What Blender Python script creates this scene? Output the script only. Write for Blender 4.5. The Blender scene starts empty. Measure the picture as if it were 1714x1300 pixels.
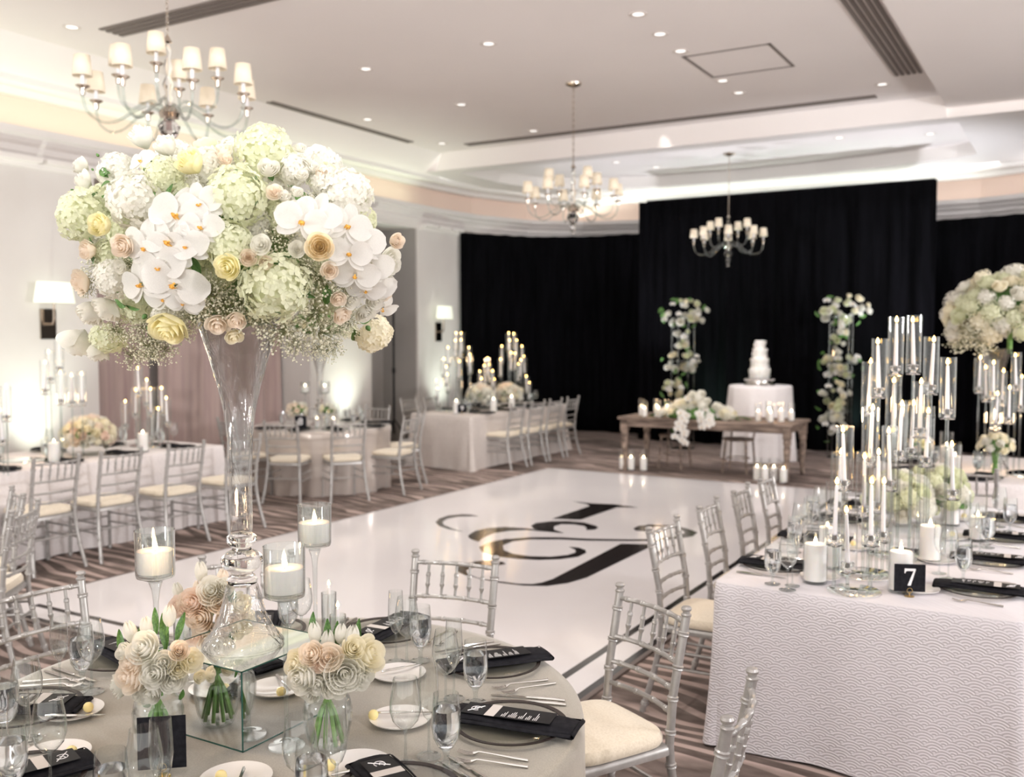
import bpy, math, random
from math import *
from mathutils import Vector, Matrix, Euler
S=bpy.context.scene
COL=S.collection
R=random.Random(7)
# ------------------------------------------------------------ camera
CH=1.88; FL=1620.0; TH=radians(30.5); PH=radians(3.18)
cr=Vector((cos(TH),sin(TH),0)); cf=Vector((-sin(TH)*cos(PH),cos(TH)*cos(PH),-sin(PH))); cu=cr.cross(cf)
CP=Vector((0,0,CH))
def at(px,py,z=0.0):            # where the line of sight through a pixel meets the level z
    d=cf+cr*((px-857)/FL)+cu*((650-py)/FL); t=(z-CH)/d.z
    p=CP+d*t; return Vector((p.x,p.y,z))
def dep(px,py,D):               # point at depth D
    return CP+(cf+cr*((px-857)/FL)+cu*((650-py)/FL))*D
def proj(p):
    v=Vector(p)-CP; b=v.dot(cf); return 857+v.dot(cr)/b*FL, 650-v.dot(cu)/b*FL, b
cam=bpy.data.objects.new('camera',bpy.data.cameras.new('camera')); COL.objects.link(cam)
cam.location=CP; cam.rotation_euler=(radians(90)-PH,0,TH)
cam.data.sensor_width=36; cam.data.lens=FL/1714*36; cam.data.clip_start=.05; cam.data.clip_end=100
cam.data.dof.use_dof=True; cam.data.dof.focus_distance=2.75; cam.data.dof.aperture_fstop=2.9
S.camera=cam
S.view_settings.view_transform='Standard'; S.view_settings.look='None'; S.view_settings.gamma=1
S.view_settings.use_curve_mapping=False; S.view_settings.exposure=0.72
S.cycles.max_bounces=12; S.cycles.transparent_max_bounces=40; S.cycles.transmission_bounces=10; S.cycles.glossy_bounces=4; S.cycles.diffuse_bounces=6
S.cycles.caustics_reflective=False; S.cycles.caustics_refractive=False; S.cycles.sample_clamp_indirect=6
# ------------------------------------------------------------ materials
def mat(name,col,rough=.5,metal=0,spec=.5,emit=None,es=0,coat=0,sheen=0,sub=0,trans=0,ior=1.45):
    m=bpy.data.materials.new(name); m.use_nodes=True; b=m.node_tree.nodes['Principled BSDF']
    b.inputs['Base Color'].default_value=(*col,1); b.inputs['Roughness'].default_value=rough; b.inputs['Metallic'].default_value=metal
    b.inputs['Specular IOR Level'].default_value=spec; b.inputs['IOR'].default_value=ior
    if emit: b.inputs['Emission Color'].default_value=(*emit,1); b.inputs['Emission Strength'].default_value=es
    if coat: b.inputs['Coat Weight'].default_value=coat; b.inputs['Coat Roughness'].default_value=.05
    if sheen: b.inputs['Sheen Weight'].default_value=sheen
    if sub: b.inputs['Subsurface Weight'].default_value=sub; b.inputs['Subsurface Radius'].default_value=(.03,.02,.012)
    if trans: b.inputs['Transmission Weight'].default_value=trans
    return m
def N(m,t,**k):
    n=m.node_tree.nodes.new(t)
    for a,v in k.items(): setattr(n,a,v)
    return n
def L(m,a,b): m.node_tree.links.new(a,b)
def bsdf(m): return m.node_tree.nodes['Principled BSDF']
def noisy(m,c1,c2,scale=(1,1,1),ns=5,detail=3,bump=0,pos=(.35,.65),bdist=.002,bscale=None):
    tc=N(m,'ShaderNodeTexCoord'); mp=N(m,'ShaderNodeMapping'); mp.inputs['Scale'].default_value=scale
    L(m,tc.outputs['Object'],mp.inputs['Vector'])
    nz=N(m,'ShaderNodeTexNoise'); nz.inputs['Scale'].default_value=ns; nz.inputs['Detail'].default_value=detail
    L(m,mp.outputs[0],nz.inputs['Vector'])
    r=N(m,'ShaderNodeValToRGB'); r.color_ramp.elements[0].color=(*c1,1); r.color_ramp.elements[1].color=(*c2,1)
    r.color_ramp.elements[0].position=pos[0]; r.color_ramp.elements[1].position=pos[1]
    L(m,nz.outputs['Fac'],r.inputs['Fac']); L(m,r.outputs[0],bsdf(m).inputs['Base Color'])
    if bump:
        n2=nz
        if bscale:
            n2=N(m,'ShaderNodeTexNoise'); n2.inputs['Scale'].default_value=bscale; L(m,tc.outputs['Object'],n2.inputs['Vector'])
        bp=N(m,'ShaderNodeBump'); bp.inputs['Strength'].default_value=bump; bp.inputs['Distance'].default_value=bdist
        L(m,n2.outputs['Fac'],bp.inputs['Height']); L(m,bp.outputs[0],bsdf(m).inputs['Normal'])
    return m
def thin_glass(name,tint=(.97,.985,.98),base=.085,edge=.85,wav=0,rough=.02,dk=.42):
    m=bpy.data.materials.new(name); m.use_nodes=True; nt=m.node_tree; nt.nodes.clear()
    o=N(m,'ShaderNodeOutputMaterial'); mx=N(m,'ShaderNodeMixShader'); t=N(m,'ShaderNodeBsdfTransparent'); g=N(m,'ShaderNodeBsdfGlossy')
    t.inputs[0].default_value=(*tint,1); g.inputs['Roughness'].default_value=rough; g.inputs['Color'].default_value=(.95,.97,.97,1)
    lw=N(m,'ShaderNodeLayerWeight'); lw.inputs['Blend'].default_value=.5
    pw=N(m,'ShaderNodeMath',operation='POWER'); pw.inputs[1].default_value=2.3
    p3_=N(m,'ShaderNodeMath',operation='POWER'); p3_.inputs[1].default_value=3.5; L(m,lw.outputs['Facing'],p3_.inputs[0])
    cm=N(m,'ShaderNodeMix',data_type='RGBA'); cm.inputs[6].default_value=(*tint,1); cm.inputs[7].default_value=(*[c*dk for c in tint],1); L(m,p3_.outputs[0],cm.inputs[0]); L(m,cm.outputs[2],t.inputs[0])
    ma=N(m,'ShaderNodeMath',operation='MULTIPLY_ADD'); ma.inputs[1].default_value=edge; ma.inputs[2].default_value=base
    L(m,lw.outputs['Facing'],pw.inputs[0]); L(m,pw.outputs[0],ma.inputs[0]); L(m,ma.outputs[0],mx.inputs[0])
    L(m,t.outputs[0],mx.inputs[1]); L(m,g.outputs[0],mx.inputs[2]); L(m,mx.outputs[0],o.inputs[0])
    if wav:
        tc=N(m,'ShaderNodeTexCoord'); mp=N(m,'ShaderNodeMapping'); mp.inputs['Scale'].default_value=(1,1,.18)
        nz=N(m,'ShaderNodeTexNoise'); nz.inputs['Scale'].default_value=30; nz.inputs['Distortion'].default_value=1.2
        L(m,tc.outputs['Object'],mp.inputs[0]); L(m,mp.outputs[0],nz.inputs['Vector'])
        bp=N(m,'ShaderNodeBump'); bp.inputs['Strength'].default_value=wav; bp.inputs['Distance'].default_value=.01
        L(m,nz.outputs['Fac'],bp.inputs['Height']); L(m,bp.outputs[0],g.inputs['Normal']); L(m,bp.outputs[0],lw.inputs['Normal'])
    return m
def solid_glass(name,col=(1,1,1),ior=1.45,rough=0):
    m=bpy.data.materials.new(name); m.use_nodes=True; nt=m.node_tree; nt.nodes.clear()
    o=N(m,'ShaderNodeOutputMaterial'); g=N(m,'ShaderNodeBsdfGlass'); g.inputs['Color'].default_value=(*col,1)
    g.inputs['IOR'].default_value=ior; g.inputs['Roughness'].default_value=rough; L(m,g.outputs[0],o.inputs[0]); return m
def petal(name,col,tr=.42,rough=.6):
    m=bpy.data.materials.new(name); m.use_nodes=True; nt=m.node_tree; nt.nodes.clear()
    o=N(m,'ShaderNodeOutputMaterial'); mx=N(m,'ShaderNodeMixShader'); d=N(m,'ShaderNodeBsdfDiffuse'); t=N(m,'ShaderNodeBsdfTranslucent')
    tc=N(m,'ShaderNodeTexCoord'); nz=N(m,'ShaderNodeTexNoise'); nz.inputs['Scale'].default_value=35
    L(m,tc.outputs['Object'],nz.inputs['Vector'])
    r=N(m,'ShaderNodeValToRGB'); r.color_ramp.elements[0].position=.3; r.color_ramp.elements[1].position=.7
    r.color_ramp.elements[0].color=(*[c*.93 for c in col],1); r.color_ramp.elements[1].color=(*[min(1,c*1.02) for c in col],1)
    L(m,nz.outputs['Fac'],r.inputs[0]); L(m,r.outputs[0],d.inputs[0]); L(m,r.outputs[0],t.inputs[0])
    mx.inputs[0].default_value=tr; L(m,d.outputs[0],mx.inputs[1]); L(m,t.outputs[0],mx.inputs[2]); L(m,mx.outputs[0],o.inputs[0]); return m
M={}
M['ceiling']=noisy(mat('ceiling_paint',(.86,.82,.80),.75),(.85,.81,.79),(.87,.83,.81),ns=.6)
M['cove']=mat('cove_paint',(.82,.80,.78),.6)
M['peach']=mat('peach_glow_paint',(.82,.66,.57),.7)  # warm uplighting on the cove band, put into its colour
M['crown']=mat('crown_paint',(.72,.69,.68),.5)
M['wall']=noisy(mat('wall_paint',(.7,.68,.65),.6),(.68,.655,.635),(.73,.71,.69),ns=1.2)
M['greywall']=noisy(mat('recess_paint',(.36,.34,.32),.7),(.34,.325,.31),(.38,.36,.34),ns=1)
M['mauve']=noisy(mat('mauve_velvet',(.5,.38,.36),.8,sheen=.4),(.44,.33,.32),(.55,.43,.40),scale=(8,8,.4),ns=2)
M['blackdrape']=noisy(mat('black_velour',(.003,.003,.004),.9,spec=.06),(.001,.001,.0015),(.003,.003,.0042),scale=(6,6,.5),ns=2)
M['black']=mat('black_satin',(.008,.008,.01),.45,spec=.3)
M['napkin']=noisy(mat('black_linen',(.01,.01,.013),.75,spec=.2),(.006,.006,.009),(.014,.014,.018),ns=60,bump=.3,bdist=.001)
M['rim']=mat('black_glazed_rim',(.03,.022,.02),.25)
M['slot']=mat('slot_dark',(.20,.175,.16),.6)
M['silver']=noisy(mat('silver_paint',(.5,.5,.5),.36,metal=.55),(.38,.37,.36),(.44,.43,.42),ns=30)
M['cushion']=noisy(mat('ivory_cushion',(.8,.72,.58),.85,sheen=.3),(.70,.62,.49),(.79,.71,.58),ns=120,detail=4,bump=.4,bdist=.002)
M['greige']=noisy(mat('greige_satin',(.36,.33,.28),.42,sheen=.5,spec=.45),(.285,.26,.21),(.35,.32,.265),ns=220,detail=2,bump=.25,bdist=.001)
M['champagne']=mat('champagne_satin',(.55,.49,.45),.22,metal=.25,sheen=.3)
M['whitecloth']=noisy(mat('white_linen',(.76,.72,.72),.75),(.72,.68,.68),(.79,.75,.75),ns=60,bump=.15,bdist=.001)
M['taupecloth']=noisy(mat('taupe_linen',(.6,.55,.52),.75),(.56,.51,.48),(.64,.59,.56),ns=60)
M['plaster']=mat('gloss_porcelain',(.83,.81,.79),.12,coat=.4)
M['butter']=mat('butter',(.90,.76,.36),.4,sub=.2)
M['steel']=mat('polished_steel',(.62,.60,.57),.14,metal=1)
M['darksteel']=mat('dark_steel',(.12,.11,.11),.25,metal=1)
M['nickel']=mat('polished_nickel',(.62,.55,.47),.15,metal=1)
M['gold']=mat('gold_wire',(.75,.55,.25),.25,metal=1)
M['mirror']=mat('mirror_glass',(.84,.85,.83),.01,metal=1)
M['mirroredge']=mat('mirror_edge',(.03,.10,.08),.15)
M['shade']=mat('cream_fabric_shade',(.82,.74,.60),.8,emit=(1,.80,.55),es=.10)
M['sconceshade']=mat('pale_sconce_shade',(.8,.82,.72),.8,emit=(.95,1,.8),es=.45)
M['sleeve']=mat('white_sleeve',(.85,.85,.88),.5)
M['wax']=mat('white_wax',(.88,.86,.84),.45,sub=.3,emit=(1,.82,.70),es=.06)  # faint emission stands in for flame glow inside the wax
M['waxtop']=mat('melted_wax',(.95,.86,.78),.2,sub=.3,emit=(1,.72,.52),es=.25)  # emission imitates flame light gathered in the melted top
M['taperwax']=mat('taper_wax',(.86,.83,.84),.4,sub=.25,emit=(1,.9,.8),es=.05)  # slight emission stands in for flame light through the taper
M['flame']=mat('flame',(1,.8,.4),.5,emit=(1,.56,.15),es=16)
M['flamehot']=mat('flame_pale',(1,.85,.6),.5,emit=(1,.76,.45),es=18)
M['wick']=mat('wick',(.03,.02,.02),.9)
M['bulb']=mat('lamp_lens',(1,1,1),.3,emit=(1,.97,.92),es=.75)
M['lens_off']=mat('lamp_trim',(.75,.70,.66),.35)
M['glass']=thin_glass('clear_glass')
M['glassc']=thin_glass('clear_cylinder_glass',tint=(.995,1,1),base=.025,edge=.5,dk=.8)
M['glassw']=thin_glass('rippled_glass',tint=(.93,.93,.93),base=.10,edge=.9,wav=.9)
M['acrylic']=thin_glass('acrylic_rod',tint=(.88,.91,.90),base=.10,edge=.85,rough=.05)
M['tumbler']=thin_glass('heavy_glass',tint=(.93,.95,.95),base=.07,edge=.7,dk=.6)
M['crystal']=solid_glass('crystal',ior=1.5)
M['water']=solid_glass('water',(.97,.98,1),1.33)
M['plateglass']=thin_glass('plate_glass',tint=(.93,.93,.91),base=.08,edge=.25,rough=.06,dk=.97)
M['pw']=petal('white_petal',(.90,.89,.83)); M['pc']=petal('cream_petal',(.95,.91,.76)); M['py']=petal('yellow_petal',(.96,.92,.64)); M['pyp']=petal('apricot_petal',(.96,.87,.68))
M['pp']=petal('peach_petal',(.96,.88,.78)); M['pk']=petal('blush_petal',(.96,.84,.75)); M['pg']=petal('green_white_petal',(.85,.87,.68)); M['po']=petal('orchid_petal',(.87,.86,.83),.4)
M['twig']=mat('olive_twig',(.20,.22,.10),.7)
M['pgy']=petal('gyp_white',(.82,.80,.66),.2)
M['lip']=mat('orchid_lip',(.85,.50,.10),.5)
M['leaf']=noisy(mat('green_leaf',(.07,.17,.04),.45),(.05,.13,.03),(.12,.25,.06),ns=15)
M['stem']=noisy(mat('green_stem',(.14,.30,.07),.5),(.12,.27,.06),(.24,.42,.12),ns=20)
M['paper']=mat('pale_label_paper',(.62,.58,.55),.7)
M['ink']=mat('white_ink',(.88,.87,.88),.6)
M['rustic']=noisy(mat('rustic_wood',(.2,.14,.1),.65),(.085,.060,.048),(.33,.25,.20),scale=(1,14,6),ns=2.5,detail=5,bump=.4)
M['icing']=noisy(mat('cake_icing',(.88,.86,.83),.5,sub=.2),(.86,.84,.81),(.9,.88,.85),ns=20)
M['dancewhite']=noisy(mat('white_vinyl',(.8,.77,.78),.10,spec=.55),(.76,.73,.745),(.80,.775,.785),ns=.7,bump=.02,bdist=.02,bscale=2.2)
M['danceblack']=mat('black_vinyl',(.022,.018,.018),.13,spec=.55)
M['danceedge']=mat('floor_edge_trim',(.16,.13,.12),.4)
# carpet with wandering zebra bands
m=mat('zebra_carpet',(.2,.16,.14),.95,spec=.1); M['carpet']=m
tc=N(m,'ShaderNodeTexCoord'); mp=N(m,'ShaderNodeMapping'); mp.inputs['Rotation'].default_value=(0,0,.35); mp.inputs['Scale'].default_value=(.55,1.35,1)
L(m,tc.outputs['Object'],mp.inputs[0])
wv=N(m,'ShaderNodeTexWave',wave_type='BANDS',bands_direction='Y'); wv.inputs['Scale'].default_value=1.9; wv.inputs['Distortion'].default_value=13; wv.inputs['Detail'].default_value=1.2; wv.inputs['Detail Scale'].default_value=.8
L(m,mp.outputs[0],wv.inputs['Vector'])
rp=N(m,'ShaderNodeValToRGB'); rp.color_ramp.elements[0].position=.55; rp.color_ramp.elements[1].position=.68
L(m,wv.outputs['Fac'],rp.inputs[0])
nz=N(m,'ShaderNodeTexNoise'); nz.inputs['Scale'].default_value=9; nz.inputs['Detail'].default_value=5; L(m,mp.outputs[0],nz.inputs['Vector'])
r1=N(m,'ShaderNodeValToRGB'); r1.color_ramp.elements[0].color=(.105,.082,.072,1); r1.color_ramp.elements[1].color=(.20,.16,.145,1); r1.color_ramp.elements[0].position=.35; r1.color_ramp.elements[1].position=.7
L(m,nz.outputs['Fac'],r1.inputs[0])
mx=N(m,'ShaderNodeMix',data_type='RGBA'); bk=N(m,'ShaderNodeTexNoise'); bk.inputs['Scale'].default_value=1.6; bk.inputs['Detail'].default_value=4; L(m,mp.outputs[0],bk.inputs['Vector'])
bkr=N(m,'ShaderNodeMapRange'); bkr.inputs[1].default_value=.40; bkr.inputs[2].default_value=.52; L(m,bk.outputs['Fac'],bkr.inputs[0])
bm_=N(m,'ShaderNodeMath',operation='MULTIPLY'); L(m,rp.outputs[0],bm_.inputs[0]); L(m,bkr.outputs[0],bm_.inputs[1]); L(m,bm_.outputs[0],mx.inputs[0]); L(m,r1.outputs[0],mx.inputs[6]); mx.inputs[7].default_value=(.47,.37,.335,1)
L(m,mx.outputs[2],bsdf(m).inputs['Base Color'])
bp=N(m,'ShaderNodeBump'); bp.inputs['Strength'].default_value=.4; bp.inputs['Distance'].default_value=.005
n3=N(m,'ShaderNodeTexNoise'); n3.inputs['Scale'].default_value=160; L(m,tc.outputs['Object'],n3.inputs['Vector']); L(m,n3.outputs['Fac'],bp.inputs['Height']); L(m,bp.outputs[0],bsdf(m).inputs['Normal'])
# white cloth with embossed fan weave
m=mat('fan_embossed_cloth',(.76,.73,.75),.6,sheen=.3); M['fancloth']=m; bsdf(m).inputs['Base Color'].default_value=(.66,.635,.665,1)
tc=N(m,'ShaderNodeTexCoord'); sp=N(m,'ShaderNodeSeparateXYZ'); L(m,tc.outputs['Object'],sp.inputs[0])
def mth(op,a,b=None,c=None):
    n=N(m,'ShaderNodeMath',operation=op)
    for i,x in enumerate((a,b,c)):
        if x is None: continue
        if isinstance(x,(int,float)): n.inputs[i].default_value=x
        else: L(m,x,n.inputs[i])
    return n.outputs[0]
u=mth('ADD',sp.outputs[0],sp.outputs[1]); v=sp.outputs[2]
T=.080
a=mth('DIVIDE',mth('ADD',u,mth('MULTIPLY',v,1.15)),T); b=mth('DIVIDE',mth('SUBTRACT',u,mth('MULTIPLY',v,1.15)),T)
fa=mth('FRACT',a); fb=mth('FRACT',b)
gb=mth('MULTIPLY',mth('SUBTRACT',1,fb),.9)
d=mth('SQRT',mth('ADD',mth('MULTIPLY',fa,fa),mth('MULTIPLY',gb,gb)))
st=mth('SINE',mth('MULTIPLY',d,2*pi*4.3))
env=mth('MULTIPLY',d,1.5)
hh=mth('ADD',mth('MULTIPLY',st,.5),env)
ge=N(m,'ShaderNodeNewGeometry'); sn=N(m,'ShaderNodeSeparateXYZ'); L(m,ge.outputs['Normal'],sn.inputs[0])
hh=mth('MULTIPLY',hh,mth('SUBTRACT',1,mth('MULTIPLY',mth('ABSOLUTE',sn.outputs[2]),.85)))
bp=N(m,'ShaderNodeBump'); bp.inputs['Strength'].default_value=.6; bp.inputs['Distance'].default_value=.004; L(m,hh,bp.inputs['Height']); L(m,bp.outputs[0],bsdf(m).inputs['Normal'])
# ------------------------------------------------------------ mesh kit
def smooth_path(P,n=4):
    P=[Vector(p) for p in P]; o=[]
    for i in range(len(P)-1):
        a,b,c,d=P[max(i-1,0)],P[i],P[i+1],P[min(i+2,len(P)-1)]
        for k in range(n):
            t=k/n; o.append(.5*((2*b)+(c-a)*t+(2*a-5*b+4*c-d)*t*t+(3*b-a-3*c+d)*t**3))
    return o+[P[-1]]
class MB:
    def __init__(s): s.v=[]; s.f=[]; s.mi=[]; s.cur=0
    def add(s,vs,fs):
        o=len(s.v); s.v+= [tuple(p) for p in vs]; s.f+=[tuple(i+o for i in f) for f in fs]; s.mi+=[s.cur]*len(fs); return s
    def box(s,x0,x1,y0,y1,z0,z1):
        return s.add([(x0,y0,z0),(x1,y0,z0),(x1,y1,z0),(x0,y1,z0),(x0,y0,z1),(x1,y0,z1),(x1,y1,z1),(x0,y1,z1)],
            [(0,3,2,1),(4,5,6,7),(0,1,5,4),(1,2,6,5),(2,3,7,6),(3,0,4,7)])
    def rbox(s,x0,x1,y0,y1,z0,z1,r=.01,seg=3):
        # rounded-corner slab (vertical edges and top rounded)
        pts=[]
        for cx,cy,a0 in ((x1-r,y1-r,0),(x0+r,y1-r,90),(x0+r,y0+r,180),(x1-r,y0+r,270)):
            for k in range(seg+1):
                a=radians(a0+90*k/seg); pts.append((cx,cy,cos(a),sin(a)))
        lv=[(z0,0)]+[(z1-r+r*sin(radians(90*k/seg)),r*(1-cos(radians(90*k/seg)))) for k in range(seg+1)]
        n=len(pts); vs=[];fs=[]
        for z,ins in lv:
            for cx,cy,ca,sa in pts: vs.append((cx+ca*(r-ins),cy+sa*(r-ins),z))
        for i in range(len(lv)-1):
            for j in range(n): fs.append((i*n+j,i*n+(j+1)%n,(i+1)*n+(j+1)%n,(i+1)*n+j))
        fs.append(tuple(range(n))[::-1]); fs.append(tuple((len(lv)-1)*n+j for j in range(n)))
        return s.add(vs,fs)
    def lathe(s,prof,seg=24,c=(0,0),z=0,cap=False):
        vs=[];fs=[];n=seg
        for r_,h in prof:
            for k in range(n):
                a=2*pi*k/n; vs.append((c[0]+r_*cos(a),c[1]+r_*sin(a),z+h))
        for i in range(len(prof)-1):
            for k in range(n): fs.append((i*n+k,i*n+(k+1)%n,(i+1)*n+(k+1)%n,(i+1)*n+k))
        if cap: fs.append(tuple(range(n))[::-1]); fs.append(tuple((len(prof)-1)*n+k for k in range(n)))
        return s.add(vs,fs)
    def tube(s,pts,rad,seg=8,cap=True,closed=False):
        P=[Vector(p) for p in pts]; n=len(P); rr=rad if isinstance(rad,(list,tuple)) else [rad]*n
        vs=[];fs=[]; prev=None
        for i in range(n):
            t=(P[min(i+1,n-1)]-P[max(i-1,0)])
            if closed: t=P[(i+1)%n]-P[i-1]
            t.normalize()
            if prev is None:
                a=Vector((0,0,1)) if abs(t.z)<.9 else Vector((1,0,0)); prev=t.cross(a).normalized()
            else: prev=(prev-t*prev.dot(t)).normalized()
            q=t.cross(prev)
            for k in range(seg):
                an=2*pi*k/seg; vs.append(P[i]+(prev*cos(an)+q*sin(an))*rr[i])
        m_=n if closed else n-1
        for i in range(m_):
            for k in range(seg): fs.append((i*seg+k,i*seg+(k+1)%seg,((i+1)%n)*seg+(k+1)%seg,((i+1)%n)*seg+k))
        if cap and not closed: fs.append(tuple(range(seg))[::-1]); fs.append(tuple((n-1)*seg+k for k in range(seg)))
        return s.add(vs,fs)
    def grid(s,fn,nu,nv,wrap=False):
        vs=[fn(i/nu,j/nv) for j in range(nv+1) for i in range(nu+1)]
        fs=[(j*(nu+1)+i,j*(nu+1)+i+1,(j+1)*(nu+1)+i+1,(j+1)*(nu+1)+i) for j in range(nv) for i in range(nu)]
        return s.add(vs,fs)
    def xf(s,start,Mx):
        for i in range(start,len(s.v)): s.v[i]=tuple(Mx@Vector(s.v[i]))
        return s
    def mesh(s,name,mats,smooth=True):
        me=bpy.data.meshes.new(name); me.from_pydata(s.v,[],s.f)
        if not isinstance(mats,(list,tuple)): mats=[mats]
        for m_ in mats: me.materials.append(m_)
        me.polygons.foreach_set('material_index',s.mi)
        if smooth: me.polygons.foreach_set('use_smooth',[True]*len(s.f))
        me.update()
        if smooth:
            try: me.set_sharp_from_angle(angle=radians(42))
            except Exception: pass
        return me
def ob(name,data,parent=None,loc=None,rot=None,scale=None,label=None):
    o=bpy.data.objects.new(name,data); COL.objects.link(o)
    if parent: o.parent=parent
    if loc is not None: o.location=loc
    if rot is not None: o.rotation_euler=rot
    if scale is not None: o.scale=(scale,)*3 if isinstance(scale,(int,float)) else scale
    if label: o['label']=label
    return o
def B(mb,name,m_,parent=None,smooth=True,**k): return ob(name,mb.mesh(name,m_,smooth),parent,**k)
def tag(o,label,cat,group=None,kind=None):
    if label: o['label']=label
    if cat: o['category']=cat
    if group: o['group']=group
    if kind: o['kind']=kind
    return o
def E(name,label,cat,loc=(0,0,0),rz=0,group=None,rot=None,scale=None):
    o=ob(name,None,None,loc,rot if rot is not None else (0,0,rz),scale); o.empty_display_size=.05
    return tag(o,label,cat,group)
def struct(mb,name,m_,smooth=False):
    o=B(mb,name,m_,smooth=smooth); o['kind']='structure'; return o
def kids(o): return [c for c in KID.get(o.name,[])]
KID={}
def copy_tree(o,parent=None):
    c=o.copy(); COL.objects.link(c); c.parent=parent
    for ch in list(o.children): copy_tree(ch,c)
    return c
def dup(o,loc,rz,label,group=None,rot=None,scale=None):
    c=copy_tree(o); c.location=loc; c.rotation_euler=rot if rot is not None else (0,0,rz)
    if scale is not None: c.scale=(scale,)*3
    c['label']=label
    if group: c['group']=group
    return c
class Once:        # the first use places the prototype itself, later uses copy it
    def __init__(s,make): s.make=make; s.p=None
    def __call__(s,loc,rz,label,group=None,rot=None,scale=None):
        if s.p is None:
            s.p=s.make(); o=s.p; o.location=loc; o.rotation_euler=rot if rot is not None else (0,0,rz)
            if scale is not None: o.scale=(scale,)*3
            o['label']=label
            if group: o['group']=group
            s.s0=o.scale.copy(); return o
        o=dup(s.p,loc,rz,label,group,rot,scale)
        if scale is None: o.scale=(1,1,1)
        return o
ORD=['','first','second','third','fourth','fifth','sixth','seventh','eighth','ninth','tenth','eleventh','twelfth','thirteenth','fourteenth','fifteenth','sixteenth','seventeenth','eighteenth','nineteenth','twentieth','twenty-first','twenty-second','twenty-third','twenty-fourth']
NUM=['','one','two','three','four','five','six','seven','eight','nine','ten','eleven','twelve','thirteen','fourteen','fifteen','sixteen','seventeen','eighteen','nineteen','twenty','twenty-one','twenty-two','twenty-three','twenty-four']
# ------------------------------------------------------------ the room
XW=-10.0; ZC=4.85
mb=MB().box(-12,9,-6,20,-.1,0); struct(mb,'floor',M['carpet'])
# left wall: pilasters with recesses between them
pil=[(-6,7.36),(11.0,12.46),(13.75,18.0)]
mb=MB()
for a,b_ in pil: mb.box(XW-.9,XW,a,b_,0,3.72)
mb.box(XW-.95,XW,-6,18,3.72,4.1)
mb.box(XW-.95,XW-.85,-6,18,0,4.1)
struct(mb,'wall_left',M['wall'])
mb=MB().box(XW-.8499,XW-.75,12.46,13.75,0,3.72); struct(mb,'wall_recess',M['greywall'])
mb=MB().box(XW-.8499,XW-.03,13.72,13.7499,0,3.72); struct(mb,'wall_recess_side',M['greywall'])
mb=MB().box(-11,9,17.75,17.9,0,4.1); struct(mb,'wall_far',M['wall'])
# crown, peach band, stepped cove : swept along left wall, chamfer and far wall
path=[(-10.0,-6),(-10.0,9),(-10,14.2),(-9.9,15.3),(-9.45,16.6),(-8.6,17.35),(-7.4,17.7),(-5,17.75),(-1.5,17.72),(-.2,17.2),(1,16.3),(3,14.5),(9,11)]
def norms(p):
    o=[]
    for i in range(len(p)):
        a=Vector(p[max(i-1,0)]); c=Vector(p[min(i+1,len(p)-1)]); t=(c-a).normalized(); o.append(Vector((t.y,-t.x)))
    return o
nm=norms(path)
def sweep(name,prof,m_,smooth=False):
    mb=MB(); n=len(prof); vs=[];fs=[]
    for p,q in zip(path,nm):
        for off,z in prof: vs.append((p[0]+q.x*off,p[1]+q.y*off,z))
    for i in range(len(path)-1):
        for k in range(n-1): fs.append((i*n+k,(i+1)*n+k,(i+1)*n+k+1,i*n+k+1))
    mb.add(vs,fs); return struct(mb,name,m_,smooth)
sweep('trim_1',[(0,3.80),(.03,3.80),(.04,3.84),(.07,3.86),(.08,3.92),(.13,3.95),(.16,4.0),(.22,4.02),(.24,4.09),(.20,4.09),(.18,4.05),(.0,4.05)],M['crown'])
sweep('trim_2',[(0.0,4.05),(0.0,4.43)],M['peach'])
sweep('trim_3',[(0.0,4.43),(.14,4.43),(.16,4.50),(.34,4.52),(.36,4.58)],M['cove'])
# ceiling : high flat field, sloping border, lower far bay with its rounded recess
F0=(-9.15,-1.55); FY=(-6,13.25)
mb=MB(); mb.box(F0[0],F0[1],FY[0],FY[1],ZC,ZC+.05); struct(mb,'ceiling',M['ceiling'])
# border from field edge to the cove (left), flat right of the field
mb=MB()
mb.add([(F0[0],-6,ZC),(F0[0],13.25,ZC),(-9.64,13.9,4.58),(-9.64,-6,4.58)],[(0,1,2,3)])
mb.add([(F0[1],-6,ZC),(F0[1],13.25,ZC),(F0[1],13.25,4.72),(F0[1],-6,4.72)],[(0,1,2,3)])
mb.box(F0[1],9,-6,13.4,4.72,4.78); mb.add([(F0[1],13.4,4.72),(9,13.4,4.72),(9,13.4,4.598),(F0[1],13.4,4.598)],[(0,1,2,3)])
mb.add([(F0[0],13.25,ZC),(F0[1],13.25,ZC),(F0[1],13.4,4.60),(F0[0]-.2,13.4,4.60)],[(0,1,2,3)])
struct(mb,'ceiling_border',M['ceiling'])
# far bay: outer ring sloping, inner recess higher
rec=[(-9.1,13.75),(-1.45,13.75),(-1.45,16.25),(-1.75,16.45),(-2.7,16.7),(-4.0,16.93),(-5.4,17.0),(-6.8,16.9),(-8.0,16.55),(-8.8,15.9),(-9.1,15.0)]
outer=[(-9.64,13.4),(-1.1,13.4),(-.7,16.4),(-1.2,16.95),(-2.6,17.3),(-4.0,17.4),(-5.4,17.4),(-7.2,17.35),(-8.5,16.95),(-9.2,16.2),(-9.64,15.0)]
n=len(rec)
mb=MB(); mb.add([(x,y,4.60) for x,y in rec]+[(x,y,4.60 if i<2 else 4.57) for i,(x,y) in enumerate(outer)],[(i,(i+1)%n,n+(i+1)%n,n+i) for i in range(n)])
mb.add([(-1.1,13.4,4.6),(9,13.4,4.6),(9,17.5,4.57),(-.7,16.4,4.57)],[(0,1,2,3)])
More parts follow.
